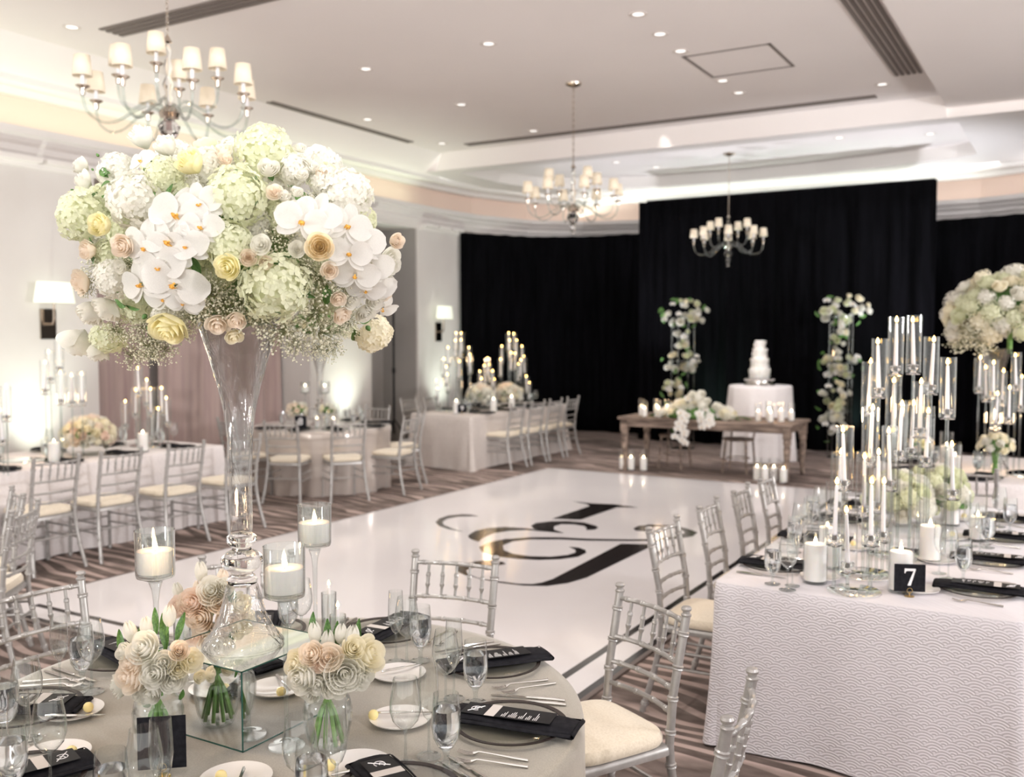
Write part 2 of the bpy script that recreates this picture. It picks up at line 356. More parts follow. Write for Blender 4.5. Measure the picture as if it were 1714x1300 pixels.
mb.add([(-.7,16.4,4.57),(9,17.5,4.57),(9,17.9,4.57),(-1.2,17.4,4.57),(-1.2,16.95,4.57)],[(0,1,2,3,4)])
struct(mb,'ceiling_far_border',M['cove'])
mb=MB(); mb.add([(x,y,4.60) for x,y in rec]+[(x,y,4.80) for x,y in rec],[(i,(i+1)%n,n+(i+1)%n,n+i) for i in range(n)])
struct(mb,'trim_4',M['cove'])
mb=MB(); mb.add([(x,y,4.80) for x,y in rec],[tuple(range(n))]); struct(mb,'ceiling_recess',M['ceiling'])
# access hatch outline
mb=MB()
hx0,hx1,hy0,hy1=-3.78,-2.83,10.0,10.98
for a in ((hx0,hx1,hy0,hy0+.03),(hx0,hx1,hy1-.03,hy1),(hx0,hx0+.03,hy0,hy1),(hx1-.03,hx1,hy0,hy1)): mb.box(*a,ZC-.006,ZC-.001)
o=B(mb,'ceiling_hatch',M['slot'],smooth=False); tag(o,'square flush access hatch outlined in the flat ceiling','hatch')
# linear air slots
def vent(x0,x1,y0,y1,n,along,label):
    t=E('linear_air_vent',label,'vent',((x0+x1)/2,(y0+y1)/2,ZC-.002))
    cx,cy=(x0+x1)/2,(y0+y1)/2
    for k in range(n):
        mb=MB()
        if along=='x':
            h=(y1-y0)/n; ya=y0-cy+h*k; mb.box(x0-cx,x1-cx,ya+.2*h,ya+.8*h,-.012,.001)
        else:
            h=(x1-x0)/n; xa=x0-cx+h*k; mb.box(xa+.2*h,xa+.8*h,y0-cy,y1-cy,-.012,.001)
        B(mb,'slot',M['slot'],t,False)
    return t
vent(-8.39,-2.3,12.74,12.94,2,'x','long dark linear vent slot crossing the ceiling above the middle chandelier')
vent(-1.95,-1.64,7.5,11.95,5,'y','linear vent of parallel dark slots at the top right of the ceiling')
vent(-8.32,-5.6,6.2,6.5,4,'x','linear vent of parallel slots above the near left chandelier')
vent(-9.1,-8.95,9.23,12.24,2,'y','narrow dark linear vent slanting down behind the floral bouquet')
# downlights
def downlight():
    t=E('recessed_downlight','', 'ceiling light')
    B(MB().lathe([(.055,-.004),(.075,-.008),(.085,-.004),(.085,0)],20),'trim_ring',M['lens_off'],t)
    B(MB().lathe([(.0,-.001),(.054,-.001)],16),'lens',M['bulb'],t)
    return t
DL=Once(downlight)
dls=[(-8.51,6.06,'left of the near chandelier'),(-7.0,8.66,'right of the near chandelier, over the bouquet'),(-3.64,8.49,'nearest the top edge right of centre'),(-3.69,9.15,'second in the row leading to the access hatch'),(-3.72,9.8,'at the near left corner of the access hatch'),
(-3.72,11.18,'just beyond the access hatch'),(-3.73,11.83,'second beyond the access hatch'),(-2.14,12.3,'beside the right end of the long slot'),(-7.0,12.5,'near the long slot, left of the middle chandelier rod'),(-7.01,10.61,'alone in the middle of the ceiling field'),
(-8.61,10.68,'above the slanted vent'),(-8.68,12.59,'at the far left corner of the flat ceiling'),(-5.32,8.56,'high centre, right of the near chandelier')]
for x,y,s in dls: DL((x,y,ZC-.001),0,'round recessed downlight '+s,'recessed ceiling downlights')
for x,y,s in ((-3.2,15.0,'in the far recess, right of the far chandelier'),(-2.0,15.4,'in the far recess near its right end'),(-6.9,15.2,'in the far recess, left of the far chandelier'),(-6.5,16.0,'bright dot at the rear of the far recess')):
    DL((x,y,4.799),0,'small round downlight '+s,'recessed ceiling downlights')
o=B(MB().lathe([(.0,-.012),(.13,-.012),(.15,-.006),(.15,0)],24),'ceiling_speaker',M['slot'],loc=(-.92,14.1,4.62)); tag(o,'round flat grey ceiling speaker at the upper right','speaker')
# pilaster capitals
for i,(a,b_) in enumerate(((5.2,7.36),(11.0,12.46),(13.75,15.0))):
    w=['nearest, left of the bouquet','middle','farthest, beside the black drape'][i]
    t=E('pilaster_capital','pale stepped capital on top of the '+w+' wall pilaster','moulding',(XW,(a+b_)/2,3.72),group='pilaster capitals')
    hw=(b_-a)/2
    B(MB().box(.001,.05,-hw,hw,-.02,.03),'fillet',M['cove'],t,False)
    mb=MB()
    for k in range(3): mb.box(.001,.17,-hw+2*hw*k/3+.03,-hw+2*hw*(k+1)/3-.03,.03,.079)
    B(mb,'bracket_row',M['cove'],t,False)
# ------------------------------------------------------------ drapes
def drape(name,pts,z0,z1,m_,label,cat='drape',amp=.045,freq=28,seed=1,group=None,lean=0):
    rr=random.Random(seed); P=[Vector(p) for p in pts]; seg=[(P[i+1]-P[i]).length for i in range(len(P)-1)]; T=sum(seg)
    nu=int(T*freq); ph=[rr.uniform(0,6) for _ in range(4)]
    def fn(u,v):
        s=u*T; i=0; acc=0
        while i<len(seg)-1 and acc+seg[i]<s: acc+=seg[i]; i+=1
        t=(P[i+1]-P[i]).normalized(); p=P[i]+t*(s-acc); q=Vector((t.y,-t.x))
        w=sin(s*13+ph[0]+1.5*sin(s*1.7+ph[1]))*.6+sin(s*21+ph[2]+.6*v)*.3+sin(s*5+ph[3]+v)*.4
        a=amp*(.55+.6*(1-v))
        return (p.x+q.x*a*w,p.y+q.y*a*w,z0+(z1-z0)*v-.01*abs(sin(s*9))*v)
    mb=MB(); mb.grid(fn,max(8,nu*2),10)
    o=B(mb,name,m_); md=o.modifiers.new('t','SOLIDIFY'); md.thickness=.006
    tag(o,label,cat,group); return o
drape('black_drape',[(-9.93,14.98),(-9.85,15.4),(-9.2,16.5),(-8.2,16.95),(-6.3,17.0)],.01,3.78,M['blackdrape'],'tall black drape lining the far left corner behind the long table',seed=3)
drape('black_drape',[(-6.85,16.08),(-1.96,15.95)],.01,4.22,M['blackdrape'],'taller black backdrop curtain hung behind the cake table and head table',seed=5,amp=.06)
drape('black_drape',[(-2.3,17.05),(-.6,16.6),(2.5,14.6),(5,13)],.01,3.72,M['blackdrape'],'black drape behind the tall bouquet at the right edge',seed=8)
t=E('drape_support','black crossbar and post carrying the centre backdrop curtain','pipe and base',(-2.15,16.06,0))
B(MB().tube([(.05,.03,0),(.05,.03,4.24)],.02,8),'upright',M['black'],t); B(MB().tube([(.15,.03,4.24),(-4.6,.13,4.24)],.018,8),'crossbar',M['black'],t)
B(MB().box(-.15,.25,-.12,.18,0,.012),'base_plate',M['black'],t,False)
drape('mauve_curtain',[(-10.65,7.4),(-10.6,8.6)],.01,3.7,M['mauve'],'mauve floor-length curtain beside the near left pilaster','curtain',amp=.07,seed=9)
drape('mauve_curtain',[(-10.6,8.7),(-10.62,10.97)],.01,3.7,M['mauve'],'mauve floor-length curtain seen through the trumpet vase','curtain',amp=.07,seed=11)
# slim black stand by the recess
p=at(637,700,0); t=E('light_stand','thin black pole standing in the grey wall recess','stand',(-9.75,12.72,0))
B(MB().tube([(0,0,.25),(0,0,2.35)],.018,8),'pole',M['black'],t)
for k in range(3):
    a=2*pi*k/3+.4; B(MB().tube([(0,0,.5),(.32*cos(a),.32*sin(a),.01)],.01,6),'leg',M['black'],t)
B(MB().tube([(0,0,1.25),(0,0,1.33)],.03,8),'collar',M['black'],t)
# wall sconces
def sconce():
    t=E('wall_sconce','','wall lamp')
    B(MB().box(.0,.02,-.09,.09,-.16,.16),'backplate',M['nickel'],t,False)
    B(MB().tube([(.02,0,0),(.10,0,.0),(.12,0,.05),(.12,0,.22)],.012,8),'arm',M['nickel'],t)
    B(MB().grid(lambda u,v:(.13+(.13-.02*v)*sin(pi*u)*.7,-(.24-.04*v)*cos(pi*u),.22+.22*v),16,3),'lamp_shade',M['sconceshade'],t)
    return t
SC=Once(sconce)
SC((XW+.001,6.72,2.0),0,'wall sconce with pale shade and nickel plate on the near left pilaster','wall sconces',scale=1.05)
SC((XW+.001,14.35,1.93),0,'wall sconce with pale shade and dark plate on the far pilaster beside the black drape','wall sconces',scale=1.05)
# ------------------------------------------------------------ dance floor
DX0,DX1,DY0,DY1=-6.40,-2.17,3.80,11.9
mb=MB().box(DX0,DX1,DY0,DY1,0.0005,.012); o=B(mb,'dance_floor',M['dancewhite'],smooth=False); tag(o,'glossy white dance floor with black border lines and a large black monogram','dance floor')
mb=MB()
for a in ((DX0-.03,DX0,DY0-.03,DY1+.03),(DX1,DX1+.03,DY0-.03,DY1+.03),(DX0,DX1,DY0-.03,DY0),(DX0,DX1,DY1,DY1+.03)): mb.box(*a,.0005,.013)
B(mb,'edge_trim',M['danceedge'],o,False)
mb=MB()
z0,z1=.0121,.0126
for off,w in ((.0,.045),(.20,.05)):
    mb.box(DX1-off-w,DX1-off,DY0+off,DY1-.2,z0,z1); mb.box(DX0+off,DX1-off,DY0+off,DY0+off+w,z0,z1)
B(mb,'border_line',M['danceblack'],o,False)
def zp(pts): return [(600+x/2.857,780+y/2.857) for x,y in pts]
mono=[
 [(1020,167),(1110,177),(1225,182),(1340,197),(1235,197),(1062,256),(926,251),(1105,190),(1090,181)],
 [(578,240),(540,231),(500,229),(430,235),(385,250),(368,268),(385,286),(430,301),(505,314),(450,298),(408,280),(402,265),(425,251),(480,241),(530,240)],
 [(525,330),(560,308),(620,295),(700,290),(800,296),(850,303),(985,321),(900,313),(800,305),(720,309),(650,320),(605,338),(585,350),(575,361),(545,352),(527,342)],
 [(825,285),(850,271),(920,263),(1000,262),(1080,269),(1135,284),(1148,294),(1130,303),(1088,305),(1092,296),(1080,286),(1030,278),(970,277),(935,288),(935,303),(985,320),(900,313),(840,300)],
 [(1400,348),(1290,349),(1100,346),(960,339),(830,339),(700,348),(620,364),(577,386),(590,410),(650,430),(760,443),(860,448),(960,445),(1050,433),(1090,414),(1085,400),(1055,389),(1005,385),(1038,400),(1038,412),(1000,424),(920,432),(820,430),(740,419),(695,401),(690,378),(740,359),(820,350),(960,350),(1100,356),(1290,358),(1400,358)],
 [(1315,297),(1340,284),(1400,278),(1480,282),(1560,294),(1622,316),(1600,334),(1540,345),(1400,358),(1400,349),(1480,341),(1540,330),(1563,316),(1540,301),(1480,289),(1420,288),(1385,297),(1370,313),(1325,307)],
 [(1255,370),(1405,373),(1395,386),(1250,456),(1090,533),(1000,559),(900,573),(790,571),(680,558),(590,541),(510,520),(468,503),(463,488),(490,474),(515,466),(560,455),(620,450),(690,457),(706,468),(650,476),(590,479),(545,486),(515,498),(522,516),(570,533),(650,547),(760,561),(830,563),(880,555),(930,538)],
]
import bmesh
bm=bmesh.new()
for poly in mono:
    vs=[bm.verts.new(at(x,y,.0127)) for x,y in zp(poly)]
    try: bm.faces.new(vs)
    except Exception: pass
bmesh.ops.recalc_face_normals(bm,faces=bm.faces[:]); bmesh.ops.triangulate(bm,faces=bm.faces[:],ngon_method='BEAUTY')
for f in bm.faces:
    if f.normal.z<0: f.normal_flip()
me=bpy.data.meshes.new('monogram'); bm.to_mesh(me); bm.free(); me.materials.append(M['danceblack']); ob('monogram',me,o)
# ------------------------------------------------------------ chandeliers
def chandelier():
    t=E('chandelier','','chandelier')
    B(MB().lathe([(0,0),(.018,.01),(.03,.04),(.015,.07),(.045,.10),(.03,.13),(.055,.16),(.075,.22),(.05,.25),(.03,.27)],20),'finial',M['crystal'],t)
    B(MB().lathe([(.03,.27),(.06,.28),(.07,.31),(.05,.34),(.025,.36)],20),'hub',M['nickel'],t)
    B(MB().lathe([(.02,.36),(.035,.40),(.02,.44),(.04,.50),(.018,.56),(.03,.62),(.015,.68),(.025,.72),(.01,.78)],16),'column',M['crystal'],t)
    B(MB().lathe([(.0,.78),(.03,.79),(.012,.83),(.0,.84)],16),'cap',M['nickel'],t)
    for k in range(12):
        up=k>=8
        a=(2*pi*(k-8)/4+.5) if up else (2*pi*k/8+.2); r_=.33 if up else .55; zt=.50 if up else .36
        ca,sa=cos(a),sin(a)
        prof=[(.05,.31),(.12,.345),(.22,.30),(.34,.215),(.44,.20),(.52,.25),(.548,.33),(.55,.37)] if not up else [(.05,.33),(.10,.39),(.17,.37),(.25,.33),(.31,.38),(.33,.46),(.33,.51)]
        arm=B(MB().tube(smooth_path([(q*ca,q*sa,z) for q,z in prof]),.011,8),'arm',M['acrylic'],t)
        B(MB().lathe([(.0,0),(.015,0),(.02,.04),(.045,.055),(.045,.06),(.0,.06)],14,(r_*ca,r_*sa),zt),'bobeche',M['nickel'],arm)
        B(MB().lathe([(.013,0),(.013,.075)],10,(r_*ca,r_*sa),zt+.06,True),'candle_sleeve',M['sleeve'],arm)
        o=B(MB().lathe([(.064,0),(.05,.135)],20,(r_*ca,r_*sa),zt+.12),'lamp_shade',M['shade'],arm)
        md=o.modifiers.new('t','SOLIDIFY'); md.thickness=.003
    return t
CHN=Once(chandelier); CL=[]
for (x,y,z,rz,zc,lab) in ((-5.46,4.62,3.09,.15,ZC,'large near chandelier hanging above the white bouquet, cream shades on glass arms'),(-5.28,10.40,3.07,.5,ZC,'middle chandelier hanging over the dance floor, cream shades and clear arms'),(-5.0,15.4,2.98,.9,4.80,'farthest chandelier hanging in front of the black backdrop, cream shades')):
    CL.append((CHN((x,y,z),rz,lab,'glass-arm chandeliers'),z,zc))
for c,z,zc in CL:
    n=int((zc-z-.84)/.035); mb=MB()
    for k in range(n):
        zz=.84+.035*(k+.5); a=k%2*pi/2
        mb.tube([(cos(q)*.009*cos(a),cos(q)*.009*sin(a),zz+.022*sin(q)) for q in [2*pi*j/8 for j in range(8)]],.003,4,closed=True)
    o=B(mb,'chain',M['nickel'],c); o2=B(MB().lathe([(.0,-.05),(.03,-.045),(.09,-.02),(.095,0)],20,(0,0),zc-z),'ceiling_canopy',M['nickel'],c)
# ------------------------------------------------------------ chiavari chair (faces +Y, origin on the floor under the seat)
def rings(path,rad,spots,bump=1.35):
    # resample a path with small bamboo-like ring swellings at given fractions
    P=[Vector(p) for p in path]; seg=[(P[i+1]-P[i]).length for i in range(len(P)-1)]; T=sum(seg)
    def pt(s):
        i=0
        while i<len(seg)-1 and s>seg[i]: s-=seg[i]; i+=1
        return P[i].lerp(P[i+1],min(1,s/seg[i]))
    fr=set([0,1]+[i/10 for i in range(11)])
    rr={}
    for f in fr: rr[f]=rad
    for q in spots:
        e=.006/T
        for d,k in ((-1.6*e,1),(-e,bump),(-.25*e,bump*.92),(.25*e,bump*.92),(e,bump),(1.6*e,1)):
            rr[min(1,max(0,q+d))]=rad*k
    ks=sorted(rr); return [pt(k*T) for k in ks],[rr[k] for k in ks]
def chair():
    t=E('chiavari_chair','','chair')
    m=M['silver']
    # cushion : softly domed slab
    def cu_(u,v):
        a=2*pi*u; c,s_=cos(a),sin(a); e=.38
        x=.205*(abs(c)**e)*(1 if c>=0 else -1); y=.205*(abs(s_)**e)*(1 if s_>=0 else -1)
        w=v; k=[(0,0),(.97,.0),(1.0,.012),(1.0,.028),(.96,.044),(.7,.054),(.3,.058),(0,.059)][int(round(w*7))]
        return (x*k[0],(y*k[0])+.005,.452+k[1])
    B(MB().grid(cu_,32,7),'cushion',M['cushion'],t)
    mb=MB().rbox(-.2,.2,-.2,.205,.415,.451,.02); B(mb,'seat',m,t)
    for s in (-1,1):
        pts=[(s*.222,-.285,0),(s*.205,-.245,.15),(s*.192,-.212,.30),(s*.185,-.2,.43),(s*.185,-.215,.62),(s*.189,-.25,.80),(s*.19,-.268,.895)]
        pp,rr=rings(pts,.0155,[.05,.22,.42,.55,.68,.80,.93]); mb=MB().tube(pp,rr,10)
        mb.lathe([(.0125,-.006),(.018,-.003),(.019,.003),(.013,.008),(.013,.014),(.0175,.018),(.019,.024),(.015,.031),(.0,.034)],12,(s*.19,-.2685),.897)
        B(mb,'rear_leg',m,t)
        pp,rr=rings([(s*.19,.195,0),(s*.183,.185,.43)],.015,[.06,.45,.85]); B(MB().tube(pp,rr,10),'front_leg',m,t)
    def yb(z): # rear post depth at height
        tb=[(.43,-.2),(.62,-.215),(.80,-.25),(.895,-.268)]
        for (a,ya),(b_,y2) in zip(tb,tb[1:]):
            if z<=b_: return ya+(y2-ya)*(z-a)/(b_-a)
        return -.268
    def rail(z,r_=.0095,bow=.03,n=3):
        pts=[(x/8*.185,yb(z)-bow*(1-(x/8)**2),z) for x in range(-8,9)]
        pp,rr=rings(pts,r_,[(k+.5)/n for k in range(n)],1.25); return MB().tube(pp,rr,8)
    for z,n in ((.872,5),(.728,4),(.635,4),(.555,4)): B(rail(z,n=n),'back_rail',m,t)
    for k in range(5):
        x=-.128+.064*k; f=1-(x/.185)**2
        pp,rr=rings([(x,yb(.728)-.03*f,.728),(x,yb(.872)-.03*f,.872)],.007,[.33,.66],1.3)
        rr=[q*(1.25 if .2<i/len(rr)<.8 else .9) for i,q in enumerate(rr)]
        B(MB().tube(pp,rr,8),'spindle',m,t)
    for z in (.20,.29):
        B(MB().tube([(-.185,.188,z),(.185,.188,z)],.008,8),'stretcher',m,t)
    for s in (-1,1):
        for z in (.24,.32): B(MB().tube([(s*.187,.188,z),(s*(.205 if z<.3 else .195),-.228 if z<.3 else -.212,z)],.008,8),'stretcher',m,t)
    B(MB().tube([(-.2,-.22,.27),(.2,-.22,.27)],.008,8),'stretcher',m,t)
    return t
CHAIR=Once(chair)
def put_chair(mx,my,face,label,group):   # mx,my : where the middle of the back's top stands; face : heading of the sitter
    f=Vector((cos(face),sin(face))); o=Vector((mx,my))+f*.268
    return CHAIR((o.x,o.y,.0131 if (DX0<o.x<DX1 and DY0<o.y<DY1) else 0),face-pi/2,label,group)
T1=Vector((-2.08,2.116)); T1R=.925
def around(c,ang,rad,label,group,twist=0):
    a=radians(ang); put_chair(c[0]+rad*cos(a),c[1]+rad*sin(a),a+pi+radians(twist),label,group)
g='silver chiavari chairs around the near round table'
around(T1,16.4,1.372,'silver chiavari chair cropped at the bottom right, before the embossed cloth',g,-9)
around(T1,57.7,1.385,'silver chiavari chair at the right rear of the near round table, cushion in view',g,4)
around(T1,100.9,1.395,'silver chiavari chair seen from behind the near round table against the white dance floor',g)
around(T1,139,1.39,'silver chiavari chair behind the trumpet vase, at the rear of the near round table',g)
around(T1,174.5,1.40,'silver chiavari chair cropped at the left edge beside the near round table',g)
g='silver chiavari chairs along the left side of table seven'
for y,w in ((4.64,'nearest'),(5.33,'second'),(5.95,'third'),(6.52,'farthest')):
    put_chair(-1.83,y,radians(0 if y<5 else 4),w+' silver chiavari chair along the left side of the long white table with number 7',g)
g='silver chiavari chairs in front of the left long table'
for x,y,w in ((-6.98,4.05,'nearest'),(-6.95,4.72,'second'),(-6.9,5.28,'third'),(-6.85,5.92,'fourth'),(-6.85,6.62,'farthest')):
    put_chair(x,y,pi-.04,w+' silver chiavari chair, near side of the left long table',g)
g='silver chiavari chairs at the far left edge'
put_chair(-5.64,3.56,radians(-113),'silver chiavari chair at the left edge, the smaller and farther of the overlapping pair',g)
put_chair(-5.11,3.27,radians(-143),'silver chiavari chair at the left edge, the larger and nearer of the overlapping pair',g)
R2=Vector((-8.12,9.1))
g='silver chiavari chairs around the far left round table'
for a,w in ((-68,'middle'),(-34,'right-hand front'),(8,'right side')):
    around(R2,a,1.28,w+' silver chiavari chair of the row before the champagne satin round table',g)
around(R2,-104,1.28,'silver chiavari chair before the champagne satin table, partly behind the trumpet vase stem',g)
around(R2,48,1.28,'silver chiavari chair between the champagne satin table and the far long table',g)
for a,w in ((95,'right-hand of the two'),(135,'left-hand of the two')): around(R2,a,1.28,w+' silver chiavari chairs behind the champagne satin round table',g)
g='silver chiavari chairs around the far long table'
for y,w in ((11.72,'nearest'),(12.3,'second'),(12.85,'third'),(13.42,'farthest')): put_chair(-6.80,y,pi,w+' silver chiavari chair along the right side of the far long table',g)
for y,w in ((11.9,'nearest'),(12.5,'second')): put_chair(-8.85,y,0,w+' silver chiavari chair along the wall side of the far long table',g)
R3=Vector((-.62,9.0))
around(R3,-93,1.35,'silver chiavari chair with its back to us at the far right round table','silver chiavari chairs at the far right')
# ------------------------------------------------------------ tables and cloths
def round_table(c,rad,label,h=.748):
    t=E('round_table',label,'table',(c[0],c[1],0),group='round folding tables')
    B(MB().lathe([(0,h-.02),(rad,h-.02),(rad+.003,h-.01),(rad,h),(0,h)],48),'tabletop',M['rustic'],t)
    for k in range(4):
        a=pi/4+pi/2*k; B(MB().tube([(rad*.6*cos(a),rad*.6*sin(a),0),(rad*.6*cos(a),rad*.6*sin(a),h-.02)],.016,8),'leg',M['darksteel'],t)
def round_cloth(c,rad,m_,label,folds=14,h=.76,seed=1,amp=.06,flare=.10,group=None,bot=.006):
    rr=random.Random(seed); ph=[rr.uniform(0,6) for _ in range(4)]
    lv=[(0,h,0),(rad*.5,h,0),(rad*.97,h,0),(rad,h-.002,0),(rad+.012,h-.012,0),(rad+.018,h-.04,.05)]
    for k in range(1,13): lv.append((rad+.018+flare*(k/12),h-.04-(h-.04-bot)*k/12,.05+.95*(k/12)))
    nseg=160; vs=[];fs=[]
    for r_,z,w in lv:
        for k in range(nseg):
            a=2*pi*k/nseg; f=sin(folds*a+ph[0]+.8*sin(2*a+ph[1]))*.7+sin(folds*1.9*a//1*0+folds*a*2+ph[2]+.5*sin(3*a))*.3
            q=r_+amp*w*(f*.5+.25)
            vs.append((c[0]+q*cos(a),c[1]+q*sin(a),z+(.0 if w<.99 else .004*sin(9*a))))
    n=nseg
    for i in range(len(lv)-1):
        for k in range(n): fs.append((i*n+k,i*n+(k+1)%n,(i+1)*n+(k+1)%n,(i+1)*n+k))
    mb=MB().add(vs,fs); o=B(mb,'tablecloth',m_); tag(o,label,'tablecloth',group); return o
def rect_table(x0,x1,y0,y1,label,h=.748,group='long banquet tables'):
    cx,cy=(x0+x1)/2,(y0+y1)/2; t=E('banquet_table',label,'table',(cx,cy,0),group=group)
    hx,hy=(x1-x0)/2,(y1-y0)/2
    B(MB().rbox(-hx,hx,-hy,hy,h-.03,h,.01),'tabletop',M['rustic'],t)
    for sx in (-1,1):
        for sy in (-1,1): B(MB().tube([(sx*(hx-.12),sy*(hy-.15),0),(sx*(hx-.12),sy*(hy-.15),h-.03)],.018,8),'leg',M['darksteel'],t)
def rect_cloth(x0,x1,y0,y1,m_,label,h=.76,seed=1,amp=.02,flare=.03,cr_=.035,group=None,corner=.08,wl=.38,bot=.006):
    rr=random.Random(seed); pts=[]; s=0
    def run(a,b_,nrm):
        L_=(Vector(b_)-Vector(a)).length; n=max(2,int(L_/.035))
        for k in range(n): pts.append((Vector(a).lerp(Vector(b_),k/n),Vector(nrm),0))
    c=cr_
    cs=[((x1-c,y0+c),-90),((x1-c,y1-c),0),((x0+c,y1-c),90),((x0+c,y0+c),180)]
    ends=[((x0+c,y0),(x1-c,y0),(0,-1)),((x1,y0+c),(x1,y1-c),(1,0)),((x1-c,y1),(x0+c,y1),(0,1)),((x0,y1-c),(x0,y0+c),(-1,0))]
    for (a,b_,nr),(cc,a0) in zip(ends,cs):
        run(a,b_,nr)
        for k in range(8):
            an=radians(a0+90*k/8); d=Vector((cos(an),sin(an))); pts.append((Vector(cc)+d*c,d,sin(pi*k/8)))
    ph=[rr.uniform(0,6) for _ in range(3)]
    n=len(pts); cx,cy=(x0+x1)/2,(y0+y1)/2; vs=[];fs=[]
    lv=[(-1,h,0),(-.012,h,0),(-.004,h-.003,0),(0,h-.012,0)]+[(.004,h-.012-(h-.012-bot)*k/12,k/12) for k in range(1,13)]
    # arc length
    ss=[0]
    for i in range(1,n): ss.append(ss[-1]+(pts[i][0]-pts[i-1][0]).length)
    for off,z,w in lv:
        for i,(p,d,cw) in enumerate(pts):
            if off==-1: q=Vector((cx+(p.x-cx)*.5,cy+(p.y-cy)*.5))
            else:
                f=(sin(ss[i]*2*pi/wl+ph[0]+1.3*sin(ss[i]*1.9+ph[1]))*.6+sin(ss[i]*2*pi/(wl*.47)+ph[2])*.25)
                q=p+d*(off+w*(flare+amp*f*(.3+.7*w)+cw*corner*w))
            vs.append((q.x,q.y,z+(0 if w<.99 else .008*sin(ss[i]*5))))
    for i in range(len(lv)-1):
        for k in range(n): fs.append((i*n+k,i*n+(k+1)%n,(i+1)*n+(k+1)%n,(i+1)*n+k))
    # close centre
    fs.append(tuple(range(n))); fs[-1]=fs[-1]
    mb=MB().add(vs,fs); o=B(mb,'tablecloth',m_); tag(o,label,'tablecloth',group); return o
round_table(T1,T1R-.012,'near round banquet table under the greige satin cloth')
round_cloth(T1,T1R-.006,M['greige'],'greige shimmering cloth on the near round table',seed=2,folds=11,amp=.035,flare=.02)
round_table(R2,.84,'round banquet table under the champagne satin cloth')
round_cloth(R2,.855,M['champagne'],'champagne satin cloth falling in glossy folds on the far left round table',seed=4,folds=13,amp=.10,flare=-.06)
round_table(R3,.9,'round banquet table at the far right under a pale cloth')
round_cloth(R3,.91,M['whitecloth'],'pale cloth on the far right round table below the tall bouquet',seed=6,folds=13,amp=.07)
T7=(-1.42,-.16,4.21,6.95)
rect_table(T7[0]+.014,T7[1]-.014,T7[2]+.014,T7[3]-.014,'long banquet table under the white fan-embossed cloth')
rect_cloth(*T7,M['fancloth'],'white cloth embossed with fan weave on the long table with number 7',seed=3,amp=.022,flare=.012,wl=.62,corner=.05,cr_=.045)
L1=(-8.75,-7.48,2.3,6.95)
rect_table(L1[0]+.014,L1[1]-.014,L1[2]+.014,L1[3]-.014,'long banquet table at the left under white linen')
rect_cloth(*L1,M['whitecloth'],'white linen cloth on the long table along the left wall',seed=5,amp=.03,flare=.03,wl=.3)
T3=(-8.26,-7.22,11.15,14.0)
rect_table(T3[0]+.014,T3[1]-.014,T3[2]+.014,T3[3]-.014,'long banquet table in the far left corner')
rect_cloth(*T3,M['taupecloth'],'pale taupe linen cloth on the far long table before the black drape',seed=7,amp=.02,flare=.03,wl=.5)
# a further table beyond on the right
T8=(-.35,.85,11.6,14.2)
rect_table(T8[0]+.014,T8[1]-.014,T8[2]+.014,T8[3]-.014,'long banquet table at the far right beyond the tall bouquet')
rect_cloth(*T8,M['whitecloth'],'white linen cloth on the distant table at the right edge',seed=9,amp=.02,wl=.4)
# ------------------------------------------------------------ head table, stools, cake table
t=E('farm_table','rustic weathered wood head table before the black backdrop','table',(-4.32,12.72,0))
HX,HY=1.2,.48
mb=MB()
for k in range(6): mb.rbox(-HX,HX,-HY+.16*k+.002,-HY+.16*(k+1)-.002,.715,.75,.004,2)
B(mb,'tabletop',M['rustic'],t)
B(MB().box(-HX+.08,HX-.08,-HY+.05,-HY+.075,.62,.715),'apron',M['rustic'],t,False); B(MB().box(-HX+.08,HX-.08,HY-.075,HY-.05,.62,.715),'apron',M['rustic'],t,False)
for sx in (-1,1):
    B(MB().box(sx*(HX-.08)-.012,sx*(HX-.08)+.012,-HY+.076,HY-.076,.62,.715),'apron',M['rustic'],t,False)
    for sy in (-1,1):
        mb=MB().lathe([(.02,0),(.032,.01),(.036,.05),(.026,.08),(.028,.12),(.04,.30),(.048,.42),(.04,.46),(.052,.49),(.052,.53),(.044,.55)],14,(sx*(HX-.08),sy*(HY-.08)))
        mb.box(sx*(HX-.08)-.048,sx*(HX-.08)+.048,sy*(HY-.08)-.048,sy*(HY-.08)+.048,.55,.714); B(mb,'leg',M['rustic'],t)
def stool():
    t=E('wooden_chair','','chair'); m=M['rustic']
    B(MB().lathe([(.0,.44),(.2,.44),(.215,.452),(.21,.468),(.0,.472)],24),'seat',m,t)
    for sx in (-1,1):
        B(MB().tube([(sx*.17,.17,0),(sx*.14,.13,.44)],.015,8),'front_leg',m,t)
        B(MB().tube([(sx*.18,-.2,0),(sx*.15,-.16,.44),(sx*.16,-.2,.52)],.015,8),'rear_leg',m,t)
    B(MB().tube([(.16*cos(a),-.2-.05*sin(a),.52+.08*sin(a)) for a in [pi*k/12 for k in range(13)]],.012,8),'back_hoop',m,t)
    B(MB().tube([(.15*cos(a),.15*sin(a),.2) for a in [2*pi*k/20 for k in range(20)]],.008,6,closed=True),'stretcher_ring',m,t)
    return t
ST=Once(stool)
ST((-4.95,12.93,0),pi,'left of the two low-backed wooden chairs tucked behind the head table','wooden chairs at the head table')
ST((-4.02,12.93,0),pi,'right of the two low-backed wooden chairs tucked behind the head table, nearer the cake','wooden chairs at the head table')
CK=Vector((-4.18,14.5))
t=E('cake_table','tall round cake table under a white pleated cloth','table',(CK.x,CK.y,0))
B(MB().lathe([(0,1.09),(.44,1.09),(.445,1.1),(.44,1.11),(0,1.11)],32),'tabletop',M['rustic'],t)
B(MB().tube([(0,0,0),(0,0,1.09)],.03,10),'pedestal',M['darksteel'],t); B(MB().lathe([(0,0),(.26,0),(.26,.015),(0,.03)],24),'base',M['darksteel'],t)
